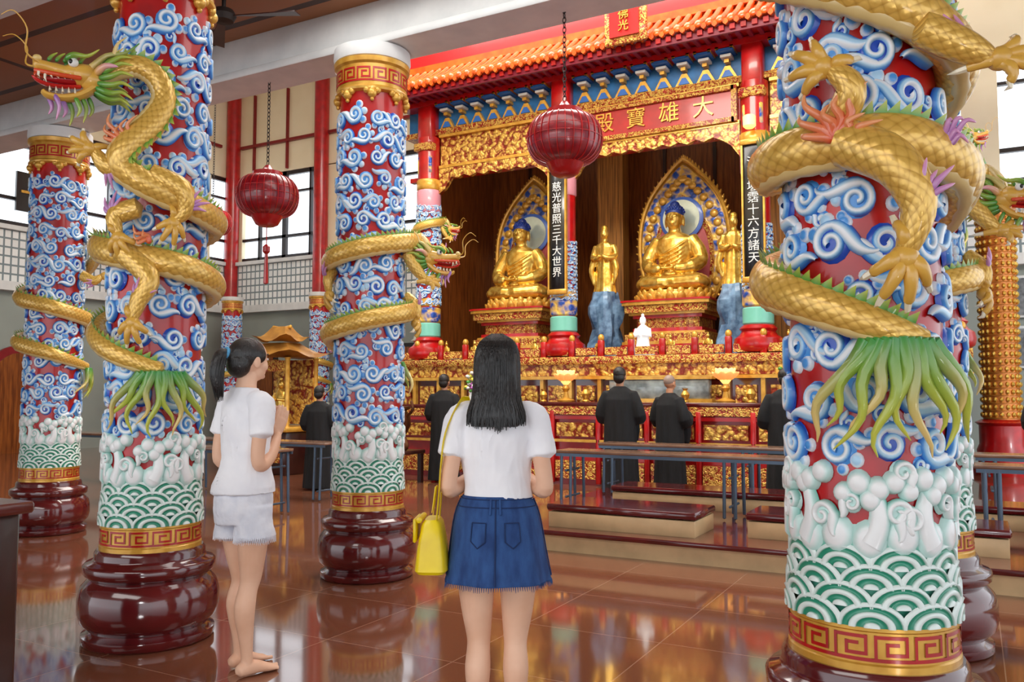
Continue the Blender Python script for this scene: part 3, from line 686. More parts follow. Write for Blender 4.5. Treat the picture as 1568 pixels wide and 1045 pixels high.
# ---------------------------------------------------------------- altar platform & tables
E=empty('altar_platform')
mb=MB(); mb.box((MX,13.75,.94),(W-.1,3.1,1.88),DWOOD)
mb.box((MX,12.15,1.84),(W+.1,.24,.12),CARVE2,bev=.01); mb.box((MX,12.17,1.70),(W,.16,.2),CARVE); mb.box((MX,12.12,1.57),(W+.1,.2,.05),GOLDP)
mb.box((MX,12.18,1.1),(W-.1,.1,.9),MAROON)
for i in range(19):
    x=xl+.05+i*.495; mb.box((x,12.14,2.02),(.09,.09,.26),RED,bev=.01); mb.ell((x,12.14,2.19),(.05,.05,.06),GOLDP,nu=10,nv=8); mb.box((x,12.1,1.3),(.06,.1,.5),GOLDP)
    if i<18: mb.box((x+.25,12.14,1.98),(.36,.05,.12),CARVE2); mb.box((x+.25,12.11,1.3),(.3,.05,.30),CARVE)
mb.obj('platform',E)
def altar_table(name,c,w,d,h):
    mb=MB(); x,y=c
    mb.box((x,y,h-.03),(w,d,.06),MAROON,bev=.01); mb.box((x,y-d/2+.03,h-.12),(w-.1,.05,.12),CARVE2); mb.box((x,y-d/2+.05,h-.22),(w-.1,.05,.06),RED)
    mb.box((x,y+.03,(h-.2)/2),(w-.2,d-.14,h-.2),RED)
    k=int(w/.7)
    for i in range(k):
        xx=x-w/2+.1+(w-.2)*(i+.5)/k; ww=(w-.2)/k
        mb.box((xx,y-d/2+.04,h-.40),(ww-.14,.04,.2),CARVE); mb.box((xx,y-d/2+.04,.22),(ww-.1,.04,.26),CARVE2)
        mb.box((xx,y-d/2+.02,h-.56),(ww-.02,.05,.04),GOLDP)
    for i in range(k+1):
        xx=x-w/2+.1+(w-.2)*i/k; mb.box((xx,y-d/2+.03,h/2-.05),(.07,.07,h-.15),RED,bev=.01)
    return mb.obj(name)
altar_table('altar_table',(-4.0,11.6),4.6,.7,1.2); altar_table('altar_table',(-7.6,11.6),2.0,.6,1.15); altar_table('altar_table',(-.95,11.6),1.4,.6,1.15)
mb=MB(); mb.box((-4.0,11.82,1.39),(1.5,.16,.28),mat('display_glass','#9AA6A8',.1,0,.5,col2='#5A6468'),bev=.01); mb.box((-4.0,11.82,1.225),(1.6,.2,.05),GOLDP); mb.box((-4.0,11.82,1.55),(1.6,.2,.04),GOLDP); mb.obj('glass_display_case')
LP=mat('lotus_petal','#F8B878',.4,em='#FF9A4A',es=.8)
def lotus_lamp(x,y,z):
    mb=MB(); mb.lathe([(.1,0),(.11,.02),(.04,.05),(.025,.12),(.05,.16),(.025,.2),(.03,.24)],GOLDP,n=20)
    for k,(r,h,m_) in enumerate(((.10,.14,GLOW),(.15,.10,LP))):
        for i in range(10):
            a=2*pi*i/10+k*.3; R=Matrix.Rotation(a,3,'Z')@Matrix.Rotation(.5+.4*k,3,'Y')
            mb.ell((r*.6*cos(a),r*.6*sin(a),.29),(.022,.05,h*.75),m_,nu=8,nv=6,R=R)
    mb.ell((0,0,.3),(.06,.06,.06),GLOW,nu=10,nv=8)
    mb.obj('lotus_lamp',None,(x,y,z),scale=1.25)
lotus_lamp(-5.35,11.5,1.2); lotus_lamp(-2.95,11.5,1.2)
def vase(x,y,z,s=1,name='gold_vase'):
    mb=MB(); mb.lathe([(.0,0),(.06,0),(.07,.02),(.04,.05),(.07,.1),(.085,.15),(.06,.2),(.035,.23),(.06,.27),(.0,.27)],GOLD,n=20); mb.obj(name,None,(x,y,z),scale=s)
for x in (-5.7,-5.0,-4.5,-3.5,-2.6): vase(x,11.45,1.2,rnd.uniform(.7,1))
def flowers(x,y,z):
    mb=MB(); mb.lathe([(0,0),(.07,0),(.09,.08),(.06,.16),(.08,.2),(0,.2)],WHITEP,n=16); r=random.Random(int(abs(x*100)))
    for i in range(34):
        a=r.uniform(0,6.28); q=r.uniform(.02,.18); h=.25+r.uniform(0,.28)-q*.4
        mb.tube([(0,0,.18),(q*.5*cos(a),q*.5*sin(a),h*.6+.08),(q*cos(a),q*sin(a),h)],.004,GREENP,n=5)
        mb.ell((q*cos(a),q*sin(a),h),(.032,.032,.026),PAINT,col=[C('#E8E04A'),C('#F4F4F0'),C('#B05AB8'),C('#4A9A3A')][i%4],nu=8,nv=6)
    mb.obj('flower_arrangement',None,(x,y,z))
flowers(-2.05,11.55,1.205); flowers(-7.0,11.55,1.155)
def figurine(mb,c,h,m):
    x,y,z=c; s=h
    mb.lathe([(.0,0),(.22*s,0),(.24*s,.06*s),(.18*s,.1*s),(.2*s,.14*s)],m,c,n=12)
    mb.eloft([(z+.14*s,.2*s,.15*s,x,y),(z+.3*s,.16*s,.12*s,x,y),(z+.5*s,.14*s,.1*s,x,y),(z+.66*s,.15*s,.09*s,x,y),(z+.74*s,.06*s,.06*s,x,y)],m,n=12)
    mb.ell((x,y,z+.84*s),(.08*s,.08*s,.11*s),m,nu=10,nv=8); mb.ell((x,y,z+.96*s),(.04*s,.04*s,.05*s),m,nu=8,nv=6)
    for q in (-1,1): mb.tube([(x+q*.15*s,y,z+.64*s),(x+q*.2*s,y-.05*s,z+.48*s),(x+q*.03*s,y-.14*s,z+.5*s)],[.05*s,.045*s,.03*s],m,n=8)
mb=MB()
for i in range(15): 
    x=CX-4.4+i*.58
    if abs(x+4.45)>.3: figurine(mb,(x,12.40,1.9),.34,GOLD)
mb.obj('altar_statuettes')
mb=MB(); figurine(mb,(0,0,0),.66,WHITEP); 
for i in range(10):
    a=2*pi*i/10; mb.ell((.14*cos(a),.14*sin(a),.05),(.05,.05,.05),WHITEP,nu=8,nv=6)
mb.obj('white_guanyin_statue',None,(-4.45,12.4,1.9))

# ---------------------------------------------------------------- Buddhas
def build_buddha():
    mb=MB(); m=GOLD
    mb.ell((0,-.16,.15),(.46,.34,.15),m); 
    for q in (-1,1):
        mb.ell((q*.42,-.14,.15),(.2,.25,.14),m); mb.tube([(q*.46,-.22,.17),(q*.1,-.46,.13),(q*-.2,-.42,.14)],[.13,.11,.07],m,n=14)
        mb.tube(sp([(q*.27,.0,.9),(q*.40,-.02,.7),(q*.44,-.08,.5),(q*.28,-.3,.38),(q*.1,-.38,.36)],4),[.115]*4+[.12]*4+[.12]*4+[.09]*4+[.06],m,n=14)
        for f in range(4): mb.tube([(q*.1,-.36-.03*f,.36),(q*-.04,-.38-.03*f,.37),(q*-.1,-.38-.03*f,.38)],[.022,.018,.014],m,n=8)
        mb.tube([(q*.1,-.36,.38),(q*.03,-.37,.44)],[.022,.016],m,n=8)
        mb.ell((q*.15,-.0,1.2),(.022,.04,.10),m,nu=10,nv=8)
    mb.eloft([(.05,.38,.26,0,.02),(.2,.34,.24,0,.02),(.4,.27,.19,0,0),(.6,.29,.19,0,0),(.78,.34,.19,0,0),(.9,.33,.17,0,0),(.97,.22,.14,0,0),(1.02,.11,.1,0,-.01),(1.14,.09,.09,0,-.02)],m)
    mb.ell((0,-.03,1.24),(.145,.16,.185),m); mb.ell((0,-.06,1.14),(.11,.11,.09),m)
    mb.tube([(0,-.185,1.29),(0,-.215,1.22)],[.016,.028],m,n=8); mb.ell((0,-.175,1.15),(.045,.02,.014),m,nu=10,nv=6)
    for q in (-1,1): mb.ell((q*.055,-.17,1.265),(.035,.02,.014),m,nu=10,nv=6)
    for i in range(6):
        z=.86-.07*i; mb.tube(sp([(.3-.02*i,-.06,z+.06),(.12,-.2,z-.1),(-.1,-.2,z-.2),(-.24,-.1,z-.22)],4),.018,m,n=6)
    for i in range(5): mb.tube(sp([(-.5+.03*i,-.2-.02*i,.28-.035*i),(0,-.45-.02*i,.2-.03*i),(.5-.03*i,-.2-.02*i,.28-.035*i)],6),.016,m,n=6)
    me=remesh(mb,.014,2)
    hb=MB(); hb.ell((0,.0,1.34),(.155,.165,.13),BUDHAIR,nu=20,nv=12); hb.ell((0,.01,1.47),(.085,.085,.08),BUDHAIR)
    for k in range(5):
        for i in range(18):
            a=2*pi*i/18+.17*k; ph=.35+.27*k
            if not(sin(a)<-.3 and ph>1.35): hb.ell((.15*sin(ph)*cos(a),.16*sin(ph)*sin(a),1.34+.13*cos(ph)),(.025,.025,.025),BUDHAIR,nu=6,nv=5)
    return me,hb.mesh('hair')
BM,BH=build_buddha()
def petals(mb,c,r,n,z,h,m,tilt,w=.07,sy=1):
    for i in range(n):
        a=2*pi*i/n; R=Matrix.Rotation(a,3,'Z')@Matrix.Rotation(tilt,3,'Y')
        mb.ell((c[0]+r*cos(a),c[1]+r*sin(a)*sy,z),(.035,w,h),m,nu=8,nv=6,R=R)
def build_pedestal():
    mb=MB(); z=0; 
    tiers=[(.80,.10,RED),(.78,.05,GOLDP),(.74,.12,CARVE2),(.68,.04,GOLDP),(.62,.06,RED),(.56,.16,CARVE2),(.62,.05,RED),(.68,.04,GOLDP),(.74,.12,CARVE2),(.78,.05,GOLDP),(.80,.03,RED)]
    for w,h,m in tiers:
        c=w*.78; a=w*.92; pl=[(-a,-c),(-c,-a*.92),(c,-a*.92),(a,-c),(a,c*.8),(c,a*.8),(-c,a*.8),(-a,c*.8)]
        mb.loft([[(x,y,z) for x,y in pl],[(x,y,z+h) for x,y in pl]],m); z+=h
    petals(mb,(0,-.05),.62,22,z+.03,.10,GOLDP,.5,.075,.85); petals(mb,(0,-.05),.58,22,z+.10,.10,GOLDP,.25,.07,.85)
    mb.lathe([(.6,z),(.62,z+.1),(.58,z+.16)],GOLDP,(0,-.05,0),n=40,sy=.85)
    return mb.mesh('pedestal'),z+.15
PED,PZ=build_pedestal()
def build_mandorla():
    mb=MB(); prof=[(0,.60),(.08,.75),(.2,.92),(.35,1),(.5,.99),(.62,.92),(.73,.78),(.83,.56),(.91,.33),(.97,.14),(1,0.0)]
    P=sp(prof,3)
    def shape(W,H,z0): return [(W*w,z0+H*t) for t,w in P]+[(-W*w,z0+H*t) for t,w in P[-2::-1]]
    mb.prism(shape(.80,2.52,0),.0,.08,GOLDP); mb.prism(shape(.74,2.38,.0),-.03,.02,CARVEB); mb.prism(shape(.52,1.85,.0),-.06,.0,CARVE2)
    mb.prism(shape(.46,1.7,.0),-.08,.0,mat('halo_rose','#C05A60',.5,0,.1))
    s1=shape(.78,2.47,0); s2=shape(.50,1.8,0)
    for pth,r in ((s1,.035),(s2,.028)): mb.tube([(x,-.03,z) for x,z in pth],r,GOLDP,n=8)
    n=len(s1)
    for i in range(2,n-2):
        x,z=s1[i]; d=Vector((x,0,z-1.0)).normalized(); d=(d+Vector((0,0,.6))).normalized()
        tongue(mb,[(x,0,z),(x+d.x*.05+.01,-.01,z+d.z*.05),(x+d.x*.10,0,z+d.z*.10)],.035,C('#F0C050'),C('#E8A040'),GOLDP)
    for i in range(3,n-3,2):
        x,z=s1[i]; x2,z2=s2[min(i,len(s2)-1)]
        mb.ell(((x+x2)/2,-.05,(z+z2)/2),(.07,.03,.07),GOLDP,nu=10,nv=6)
    mb.M=Matrix.Translation((0,-.1,1.42))@Matrix.Rotation(pi/2,4,'X')
    mb.lathe([(.36,0),(.38,.03),(.34,.05)],PAINT,n=36,col=C('#4A6FC8')); mb.lathe([(.32,.04),(.32,.065),(.0,.07)],GLASS,n=36)
    mb.M=None
    return mb.mesh('mandorla')
MAN=build_mandorla()
for i,x in enumerate((-7.13,CX,-1.48)):
    e=empty('seated_buddha',(x,13.45,1.885)); place(PED,'pedestal',e,(0,0,.12)); mb=MB(); mb.box((0,-.1,.06),(1.5,1.4,.12),RED,bev=.02); mb.obj('base_block',e)
    place(BM,'body',e,(0,0,.12+PZ)); place(BH,'hair',e,(0,0,.12+PZ)); place(MAN,'mandorla',e,(0,.5,.12+PZ-.1))
def build_attendant():
    mb=MB(); m=GOLD
    mb.eloft([(0,.2,.16,0,0),(.1,.18,.14,0,0),(.4,.15,.12,0,0),(.6,.13,.1,0,0),(.78,.17,.1,0,0),(.84,.12,.08,0,0),(.88,.05,.05,0,0),(.94,.045,.045,0,0)],m,f=lambda a,z:1+.05*cos(a*9))
    mb.ell((0,-.01,1.0),(.07,.075,.095),m); mb.ell((0,.0,1.1),(.06,.06,.06),m); mb.ell((0,-.08,.99),(.012,.02,.02),m,nu=8,nv=6)
    for q in (-1,1):
        mb.tube(sp([(q*.15,0,.8),(q*.2,-.03,.62),(q*.1,-.15,.58),(q*.02,-.17,.62)],3),[.055,.055,.05,.05,.055,.05,.045,.04,.035,.03],m,n=10)
        mb.tube(sp([(q*.17,-.04,.6),(q*.22,-.05,.4),(q*.18,-.05,.15)],3),[.04,.05,.05,.05,.045,.03,.02],m,n=8)
    return remesh(mb,.012,1)
AT=build_attendant()
def build_rock():
    mb=MB(); n=24; rings=[]
    for k in range(10):
        z=k/9*1.12; ring=[]
        for j in range(n):
            a=2*pi*j/n; r=(.28-.08*k/9)*(1+.55*noise.noise(Vector((cos(a)*1.8,sin(a)*1.8,z*3))))
            ring.append((r*cos(a),r*sin(a),z))
        rings.append(ring)
    mb.loft(rings,ROCK); return mb.mesh('rock',25)
RK=build_rock()
for x in (-5.32,-3.17): 
    e=empty('attendant_statue',(x,13.0,1.885)); place(RK,'rock_pedestal',e); place(AT,'figure',e,(0,0,1.1),scale=1.0)
def area(name,loc,rot,size,power,col,sy=None):
    l=bpy.data.lights.new(name,'AREA'); l.size=size; l.energy=power; l.color=col
    if sy: l.shape='RECTANGLE'; l.size_y=sy
    o=bpy.data.objects.new(name,l); scene.collection.objects.link(o); o.location=loc; o.rotation_euler=rot; return o
# ---------------------------------------------------------------- kneeling platforms, benches
mb=MB(); mb.box((1.2,8.05,.075),(10.2,3.1,.15),CREAMV); mb.box((1.2,8.03,.16),(10.28,3.2,.04),MAROON,bev=.01); mb.obj('low_platform')
def kneeler(x0,x1,y,d=.6,z=.18,h=.17):
    mb=MB(); w=x1-x0; mb.box(((x0+x1)/2,y,z+h/2-.02),(w,d,h-.04),CREAMV,bev=.005); mb.box(((x0+x1)/2,y,z+h-.0),(w+.03,d+.03,.055),MAROON,bev=.015); mb.obj('kneeling_step')
kneeler(-3.25,-1.96,6.9,.56); kneeler(-1.6,.2,7.1,.5); kneeler(.5,2.3,7.1,.5); kneeler(-3.3,-1.4,8.45,.45); kneeler(-1.0,1.4,8.45,.45)
WOODT=mat('bench_top','#8A6A56',.25,0,.5,'#6E5040',vscale=4)
def bench(x0,x1,y,zt,z0):
    mb=MB(); w=x1-x0; c=(x0+x1)/2
    mb.box((c,y,zt-.015),(w,.34,.03),WOODT,bev=.006); mb.box((c,y-.155,zt-.045),(w-.02,.02,.03),STEEL); mb.box((c,y+.155,zt-.045),(w-.02,.02,.03),STEEL)
    k=max(2,int(w/1.5)+1)
    for i in range(k):
        x=x0+.12+(w-.24)*i/(k-1)
        for dx in (-.05,.05):
            mb.tube([(x+dx,y-.15,zt-.04),(x+dx,y-.17,z0+.02)],.016,STEEL,n=8); mb.tube([(x+dx,y+.15,zt-.04),(x+dx,y+.17,z0+.02)],.016,STEEL,n=8)
        mb.tube([(x,y-.16,z0+.12),(x,y+.16,z0+.12)],.012,STEEL,n=8); mb.tube([(x,y-.16,zt-.2),(x,y+.16,zt-.2)],.012,STEEL,n=8)
    mb.obj('long_prayer_bench')
bench(-3.7,-.2,7.85,.76,.18); bench(-3.8,-.4,9.2,.76,.18); bench(0,4.2,7.85,.76,.18); bench(.0,4.2,9.2,.76,.18)
bench(-9.6,-7.0,8.2,.72,0); bench(-9.4,-6.6,6.9,.72,0); bench(-13.2,-10.6,8.4,.72,0)

def lantern(x,y,z,ztop,tassel=False,R=.25):
    e=empty('red_lantern',(x,y,z)); mb=MB()
    prof=[(R*.42,-.17)]+[(R*sin(pi*(.14+.72*i/14))**.62,-.165*cos(pi*(.08+.84*i/14))) for i in range(15)]+[(R*.42,.17)]
    mb.lathe(prof,LANT,n=40)
    for k in range(28):
        a=2*pi*k/28; mb.tube([((r+.003)*cos(a),(r+.003)*sin(a),zz) for r,zz in prof],.004,RED,n=5)
    for f in (-.11,-.055,0,.055,.11):
        rr=max(R*(1-(abs(f)/.19)**2.6),.1); mb.tube([((rr+.002)*cos(2*pi*k/40),(rr+.002)*sin(2*pi*k/40),f) for k in range(41)],.0035,RED,n=5)
    mb.lathe([(.09,.15),(.12,.17),(.12,.2),(.05,.22),(.02,.26)],RED,n=28); mb.lathe([(.06,-.25),(.09,-.235),(.11,-.2),(.13,-.165),(.1,-.15)],RED,n=28)
    mb.obj('body',e)
    mb=MB(); zc=.26; L=ztop-z; k=0
    while zc<L:
        a=k%2; pts=[(.012*cos(t)*(1-a),.012*cos(t)*a,zc+.022*sin(t)+.02) for t in [2*pi*q/8 for q in range(9)]]
        mb.tube(pts,.0035,IRON,n=5); zc+=.034; k+=1
    mb.obj('chain',e)
    if tassel:
        mb=MB(); mb.tube([(0,0,-.25),(0,0,-.42)],.004,RED,n=6); mb.lathe([(.012,-.48),(.03,-.46),(.03,-.42),(.01,-.4)],RED,n=12); mb.tube([(0,0,-.46),(0,0,-.72)],[.012,.02],RED,n=8); mb.obj('tassel',e)
lantern(-2.35,5.05,3.03,3.92); lantern(-5.05,5.05,2.95,3.92,True); lantern(-9.0,8.0,3.65,10.0)

AMB=mat('amber_gold','#D8843A',.35,.4,.2)
mb=MB(); mb.lathe([(.0,0),(.45,0),(.47,.1),(.36,.16),(.38,.4),(.34,.5),(.34,.8),(.40,.85),(.3,.9)],RED,n=32); mb.lathe([(.27,.9),(.27,4.3),(.31,4.36),(.2,4.5),(.08,4.7),(.0,4.95)],AMB,n=32)
for k in range(27):
    for i in range(20):
        a=2*pi*i/20; z=.98+k*.123; mb.ell((.28*cos(a),.28*sin(a),z),(.03,.03,.045),GOLD,nu=6,nv=5)
    mb.lathe([(.275,0),(.297,.004),(.275,.012)],GOLDP,(0,0,.92+k*.123),n=32)
mb.obj('thousand_buddha_tower',None,(.42,16.0,0))
RF=mat('amber_roof','#B8853C',.4,.25,.2,'#94652C')
mb=MB(); mb.box((0,0,.35),(1.1,.9,.7),DWOOD,bev=.02); mb.box((0,-.46,.4),(.9,.04,.4),CARVE2); mb.box((0,0,.74),(1.2,1.0,.08),GOLDP,bev=.01)
for sx in (-1,1):
    for sy in (-1,1): mb.lathe([(.05,0),(.04,.03),(.04,1.1),(.055,1.14)],GOLDP,(sx*.46,sy*.34,.78),n=14)
mb.box((0,.3,1.35),(.9,.06,1.1),CARVE); mb.box((0,-.34,1.78),(.9,.06,.18),CARVE2); figurine(mb,(0,0,.85),.75,GOLD)
for t in range(2):
    s_=1-.45*t; z=1.92+.28*t; rings=[]
    for k in range(6):
        u=k/5; w=(.72-.46*u)*s_; d=(.58-.42*u)*s_; zz=z+.26*(u**1.6); lift=.11*(1-u)**3; ring=[]
        for j in range(32):
            a=2*pi*j/32; cx_,cy_=cos(a),sin(a); q=1/max(abs(cx_),abs(cy_)); c=(abs(cx_*cy_)*2)**3
            ring.append((w*cx_*q,d*cy_*q,zz+lift*c))
        rings.append(ring)
    mb.loft(rings,RF)
mb.tube([(-.2,0,2.46),(0,0,2.43),(.2,0,2.46)],[.03,.025,.03],GOLDP,n=8)
mb.obj('miniature_pavilion',None,(-10.3,10.7,0))
mb=MB(); mb.lathe([(.0,.6),(.12,.6),(.2,.66),(.26,.78),(.25,.9),(.2,.97),(.25,1.0),(.25,1.03),(.18,1.03),(.0,.98)],COPPER,n=28)
for i in range(3): a=2*pi*i/3; mb.tube(sp([(.16*cos(a),.16*sin(a),.68),(.24*cos(a),.24*sin(a),.5),(.2*cos(a),.2*sin(a),.45)],3),[.04]*4+[.03]*3,COPPER,n=8)
for q in (-1,1): mb.tube(sp([(q*.24,0,.9),(q*.34,0,.98),(q*.32,0,1.1)],3),.02,COPPER,n=8)
mb.box((0,0,.42),(.7,.6,.05),DWOOD,bev=.01)
for sx in (-1,1):
    for sy in (-1,1): mb.box((sx*.3,sy*.25,.2),(.06,.06,.4),DWOOD)
mb.obj('bronze_censer_on_stand',None,(-7.6,10.2,0),scale=1.1)
mb=MB(); mb.box((-.35,-.35,.46),(.7,.7,.92),DWOOD,bev=.015); mb.box((-.35,-.35,.93),(.76,.76,.04),mat('cabinet_top','#5E1A16',.3,0,.5),bev=.01); mb.box((-.35,.005,.45),(.5,.02,.6),DOORR,bev=.005); mb.box((.005,-.35,.45),(.02,.5,.6),DOORR,bev=.005)
mb.obj('offering_cabinet',None,(-2.94,1.8,0))

# ---------------------------------------------------------------- people
def hand(mb,w,d,pn,sd,m,s=1,curl=.1):
    w=Vector(w); d=Vector(d).normalized(); pn=Vector(pn).normalized(); sd=Vector(sd).normalized()
    k=w+d*.085*s
    mb.tube([tuple(w),tuple(w+d*.03*s),tuple(w+d*.06*s),tuple(k)],[(.014*s,.024*s),(.015*s,.032*s),(.014*s,.038*s),(.012*s,.038*s)],m,n=12,up=tuple(pn))
    for i,(o,L) in enumerate(((-.030,.062),(-.010,.075),(.010,.080),(.029,.070))):
        b=k+sd*o*s-d*.01*s; p=[b,b+d*L*.4*s+pn*curl*.01,b+d*L*.75*s+pn*curl*.03,b+d*L*s+pn*curl*.06]
        mb.tube([tuple(x) for x in p],[.0088*s,.0084*s,.0078*s,.006*s],m,n=8)
    b=w+d*.03*s+sd*.028*s; mb.tube([tuple(b),tuple(b+sd*.03*s+d*.025*s+pn*.006),tuple(b+sd*.035*s+d*.055*s+pn*.01)],[.012*s,.010*s,.008*s],m,n=8)
def head_parts(mb,c,m,s=1):
    x,y,z=c
    mb.ell((x,y-.005,z+.02),(.074*s,.092*s,.092*s),m,nu=24,nv=16); mb.ell((x,y+.028*s,z-.045*s),(.052*s,.056*s,.058*s),m,nu=20,nv=12)
    mb.ell((x,y+.036*s,z-.01),(.06*s,.05*s,.07*s),m,nu=20,nv=12)
    mb.tube([(x,y+.082*s,z+.012*s),(x,y+.093*s,z-.010*s),(x,y+.094*s,z-.022*s)],[.007*s,.009*s,.011*s],m,n=8)
    mb.ell((x,y+.078*s,z-.048*s),(.022*s,.012*s,.007*s),m,nu=10,nv=6); mb.ell((x,y+.070*s,z-.078*s),(.02*s,.016*s,.014*s),m,nu=10,nv=6)
    for q in (-1,1): mb.ell((x+q*.075*s,y-.005*s,z-.01*s),(.010*s,.019*s,.032*s),m,nu=10,nv=8); mb.ell((x+q*.042*s,y+.055*s,z-.03*s),(.02*s,.02*s,.022*s),m,nu=10,nv=8)
def face_marks(mb,c,s=1):
    x,y,z=c
    for q in (-1,1):
        mb.ell((x+q*.031*s,y+.077*s,z+.008*s),(.013*s,.006*s,.006*s),PAINTM,col=(.9,.88,.85),nu=10,nv=6); mb.ell((x+q*.031*s,y+.082*s,z+.008*s),(.006*s,.003*s,.006*s),PAINTM,col=(.02,.01,.01),nu=8,nv=6)
        mb.tube([(x+q*.015*s,y+.086*s,z+.03*s),(x+q*.032*s,y+.083*s,z+.035*s),(x+q*.05*s,y+.070*s,z+.03*s)],.003*s,PAINTM,n=6,col=(.02,.015,.01))
    mb.tube([(x-.022*s,y+.084*s,z-.048*s),(x,y+.091*s,z-.047*s),(x+.022*s,y+.084*s,z-.048*s)],[.002,.0045,.002],PAINTM,n=6,col=C('#B8605A'))
def woman(name,loc,rz,kind,scale=1):
    e=empty(name,loc,rz,scale); mb=MB(); m=SKIN; 
    for q in (-1,1):
        ly=-.02 if (kind=='A' and q==1) else 0.0; ly+= (.03 if (kind=='A' and q==-1) else 0)
        P=[(q*.074,0,.87,.078),(q*.080,.0,.78,.080),(q*.082,ly*.3,.66,.074),(q*.078,ly*.6+.005,.54,.061),(q*.073,ly*.8+.008,.46,.050),(q*.072,ly+.0,.41,.045),(q*.074,ly-.018,.33,.050),(q*.074,ly-.016,.26,.044),(q*.072,ly-.006,.17,.033),(q*.072,ly,.10,.028),(q*.072,ly,.06,.029)]
        Q=sp(P,3); mb.tube([p[:3] for p in Q],[p[3] for p in Q],m,n=20)
        F=sp([(q*.071,ly-.045,.03,.026,.026),(q*.072,ly-.01,.04,.038,.031),(q*.076,ly+.05,.036,.032,.035),(q*.084,ly+.11,.022,.02,.041),(q*.086,ly+.15,.016,.013,.038)],3)
        mb.tube([p[:3] for p in F],[(p[3],p[4]) for p in F],m,n=14,up=(0,0,1))
        for t in range(5):
            xx=q*(.058+.0155*t); L=.195-.011*t-(.002 if t==0 else 0); mb.tube([(xx,ly+.14,.014),(xx,ly+L-.012,.012)],[.010,.010 if t==0 else .0075],m,n=8)
    mb.eloft([(.80,.10,.09,0,-.01),(.86,.145,.105,0,-.012),(.93,.140,.098,0,-.008),(1.0,.112,.082,0,0),(1.05,.108,.078,0,0),(1.14,.118,.083,0,.004),(1.22,.130,.09,0,.004),(1.29,.135,.074,0,-.005),(1.33,.108,.056,0,-.01),(1.36,.066,.05,0,-.01),(1.39,.050,.050,0,-.006),(1.45,.046,.048,0,.004)],m)
    for q in (-1,1): mb.ell((q*.055,.06,1.2),(.05,.045,.048),m,nu=14,nv=10)
    yw,zw=(.165,1.14) if kind=='A' else (.21,1.12)
    for q in (-1,1):
        if kind=='B': A=[(q*.115,-.01,1.312,.040),(q*.148,-.015,1.28,.042),(q*.168,-.03,1.18,.036),(q*.186,-.045,1.06,.034),(q*.182,-.03,1.015,.034),(q*.125,.08,1.04,.030)]
        else: A=[(q*.115,-.01,1.312,.040),(q*.148,-.015,1.28,.042),(q*.165,-.03,1.18,.036),(q*.17,-.045,1.05,.033),(q*.165,-.02,1.005,.033),(q*.11,.07,1.05,.030)]
        A=sp(A+[(q*.045,yw-.02,zw-.02,.022),(q*.022,yw,zw,.020)],4)
        mb.tube([p[:3] for p in A],[p[3] for p in A],m,n=14)
        hand(mb,(q*.019,yw-.002,zw+.0),(0,.3,.95),(-q,0,0),(0,-.95,.3),m)
    hc=(0,.012,1.512); head_parts(mb,hc,m)
    me=remesh(mb,.005,2); place(me,'body',e)
    f=MB(); face_marks(f,hc); f.obj('face',e)
    sb=MB()
    if kind=='A': L=[(.865,.176,.140,0,-.010),(.90,.172,.134,0,-.008),(.96,.152,.118,0,-.004),(1.04,.136,.104,0,0),(1.12,.140,.106,0,.003),(1.20,.150,.114,0,.008),(1.28,.157,.096,0,-.003),(1.325,.140,.076,0,-.01),(1.352,.105,.066,0,-.01),(1.376,.072,.06,0,-.008)]
    else: L=[(.955,.136,.104,0,-.003),(.98,.138,.106,0,-.003),(1.03,.132,.102,0,0),(1.10,.138,.104,0,.003),(1.18,.150,.110,0,.006),(1.26,.160,.102,0,0),(1.31,.152,.084,0,-.01),(1.345,.116,.068,0,-.01),(1.372,.070,.058,0,-.008)]
    sb.eloft(L,TEE,n=40)
    for q in (-1,1):
        A=sp([(q*.09,-.01,1.312,.054),(q*.142,-.014,1.296,.058),(q*.167,-.025,1.22,.054),(q*.182,-.035,1.15,.053)],4)
        sb.tube([p[:3] for p in A],[p[3] for p in A],TEE,n=20)
    me=remesh(sb,.006,1,(.007,(10,10,5) if kind=='B' else (9,9,7))); place(me,'t_shirt',e)
    if kind=='A':
        pb=MB(); pb.eloft([(.72,.150,.118,0,-.01),(.78,.160,.124,0,-.01),(.85,.160,.124,0,-.01),(.94,.145,.108,0,-.005)],TEE2,n=40)
        for q in (-1,1): pb.tube([(q*.078,-.005,.80),(q*.084,-.005,.72),(q*.089,0,.655)],[.090,.093,.098],TEE2,n=24)
        place(remesh(pb,.006,1,(.006,(12,12,8))),'shorts',e)
        fr=MB()
        for q in (-1,1):
            for i in range(70):
                a=2*pi*i/70; r=.096; fr.tube([(q*.089+r*cos(a),r*sin(a),.665),(q*.089+(r+.004)*cos(a+.05),(r+.004)*sin(a+.05),.638-rnd.random()*.008)],[.003,.001],TEE2,n=4)
        fr.obj('shorts_fringe',e)
    else:
        pb=MB(); n=56; dz=.03
        def ff(a,z): return 1+ (0.02+.05*(.99-z)/.34)*sin(a*7+1)*max(0,(.93-z))*2.4
        Lk=[(.965,.134,.102),(.94,.146,.110),(.90,.162,.120),(.84,.174,.130),(.76,.186,.140),(.69,.197,.149),(.635,.206,.157),(.635,.201,.152),(.68,.190,.14)]
        Lk=[(z+dz,a,b_) for z,a,b_ in Lk]
        pb.eloft([(z,a,b_,0,-.008) for z,a,b_ in Lk],DENIM,n=n,caps=False,f=ff); pb.obj('denim_skirt',e,sharp=60)
        st=MB(); DD=mat('denim_dark','#1A3260',.85)
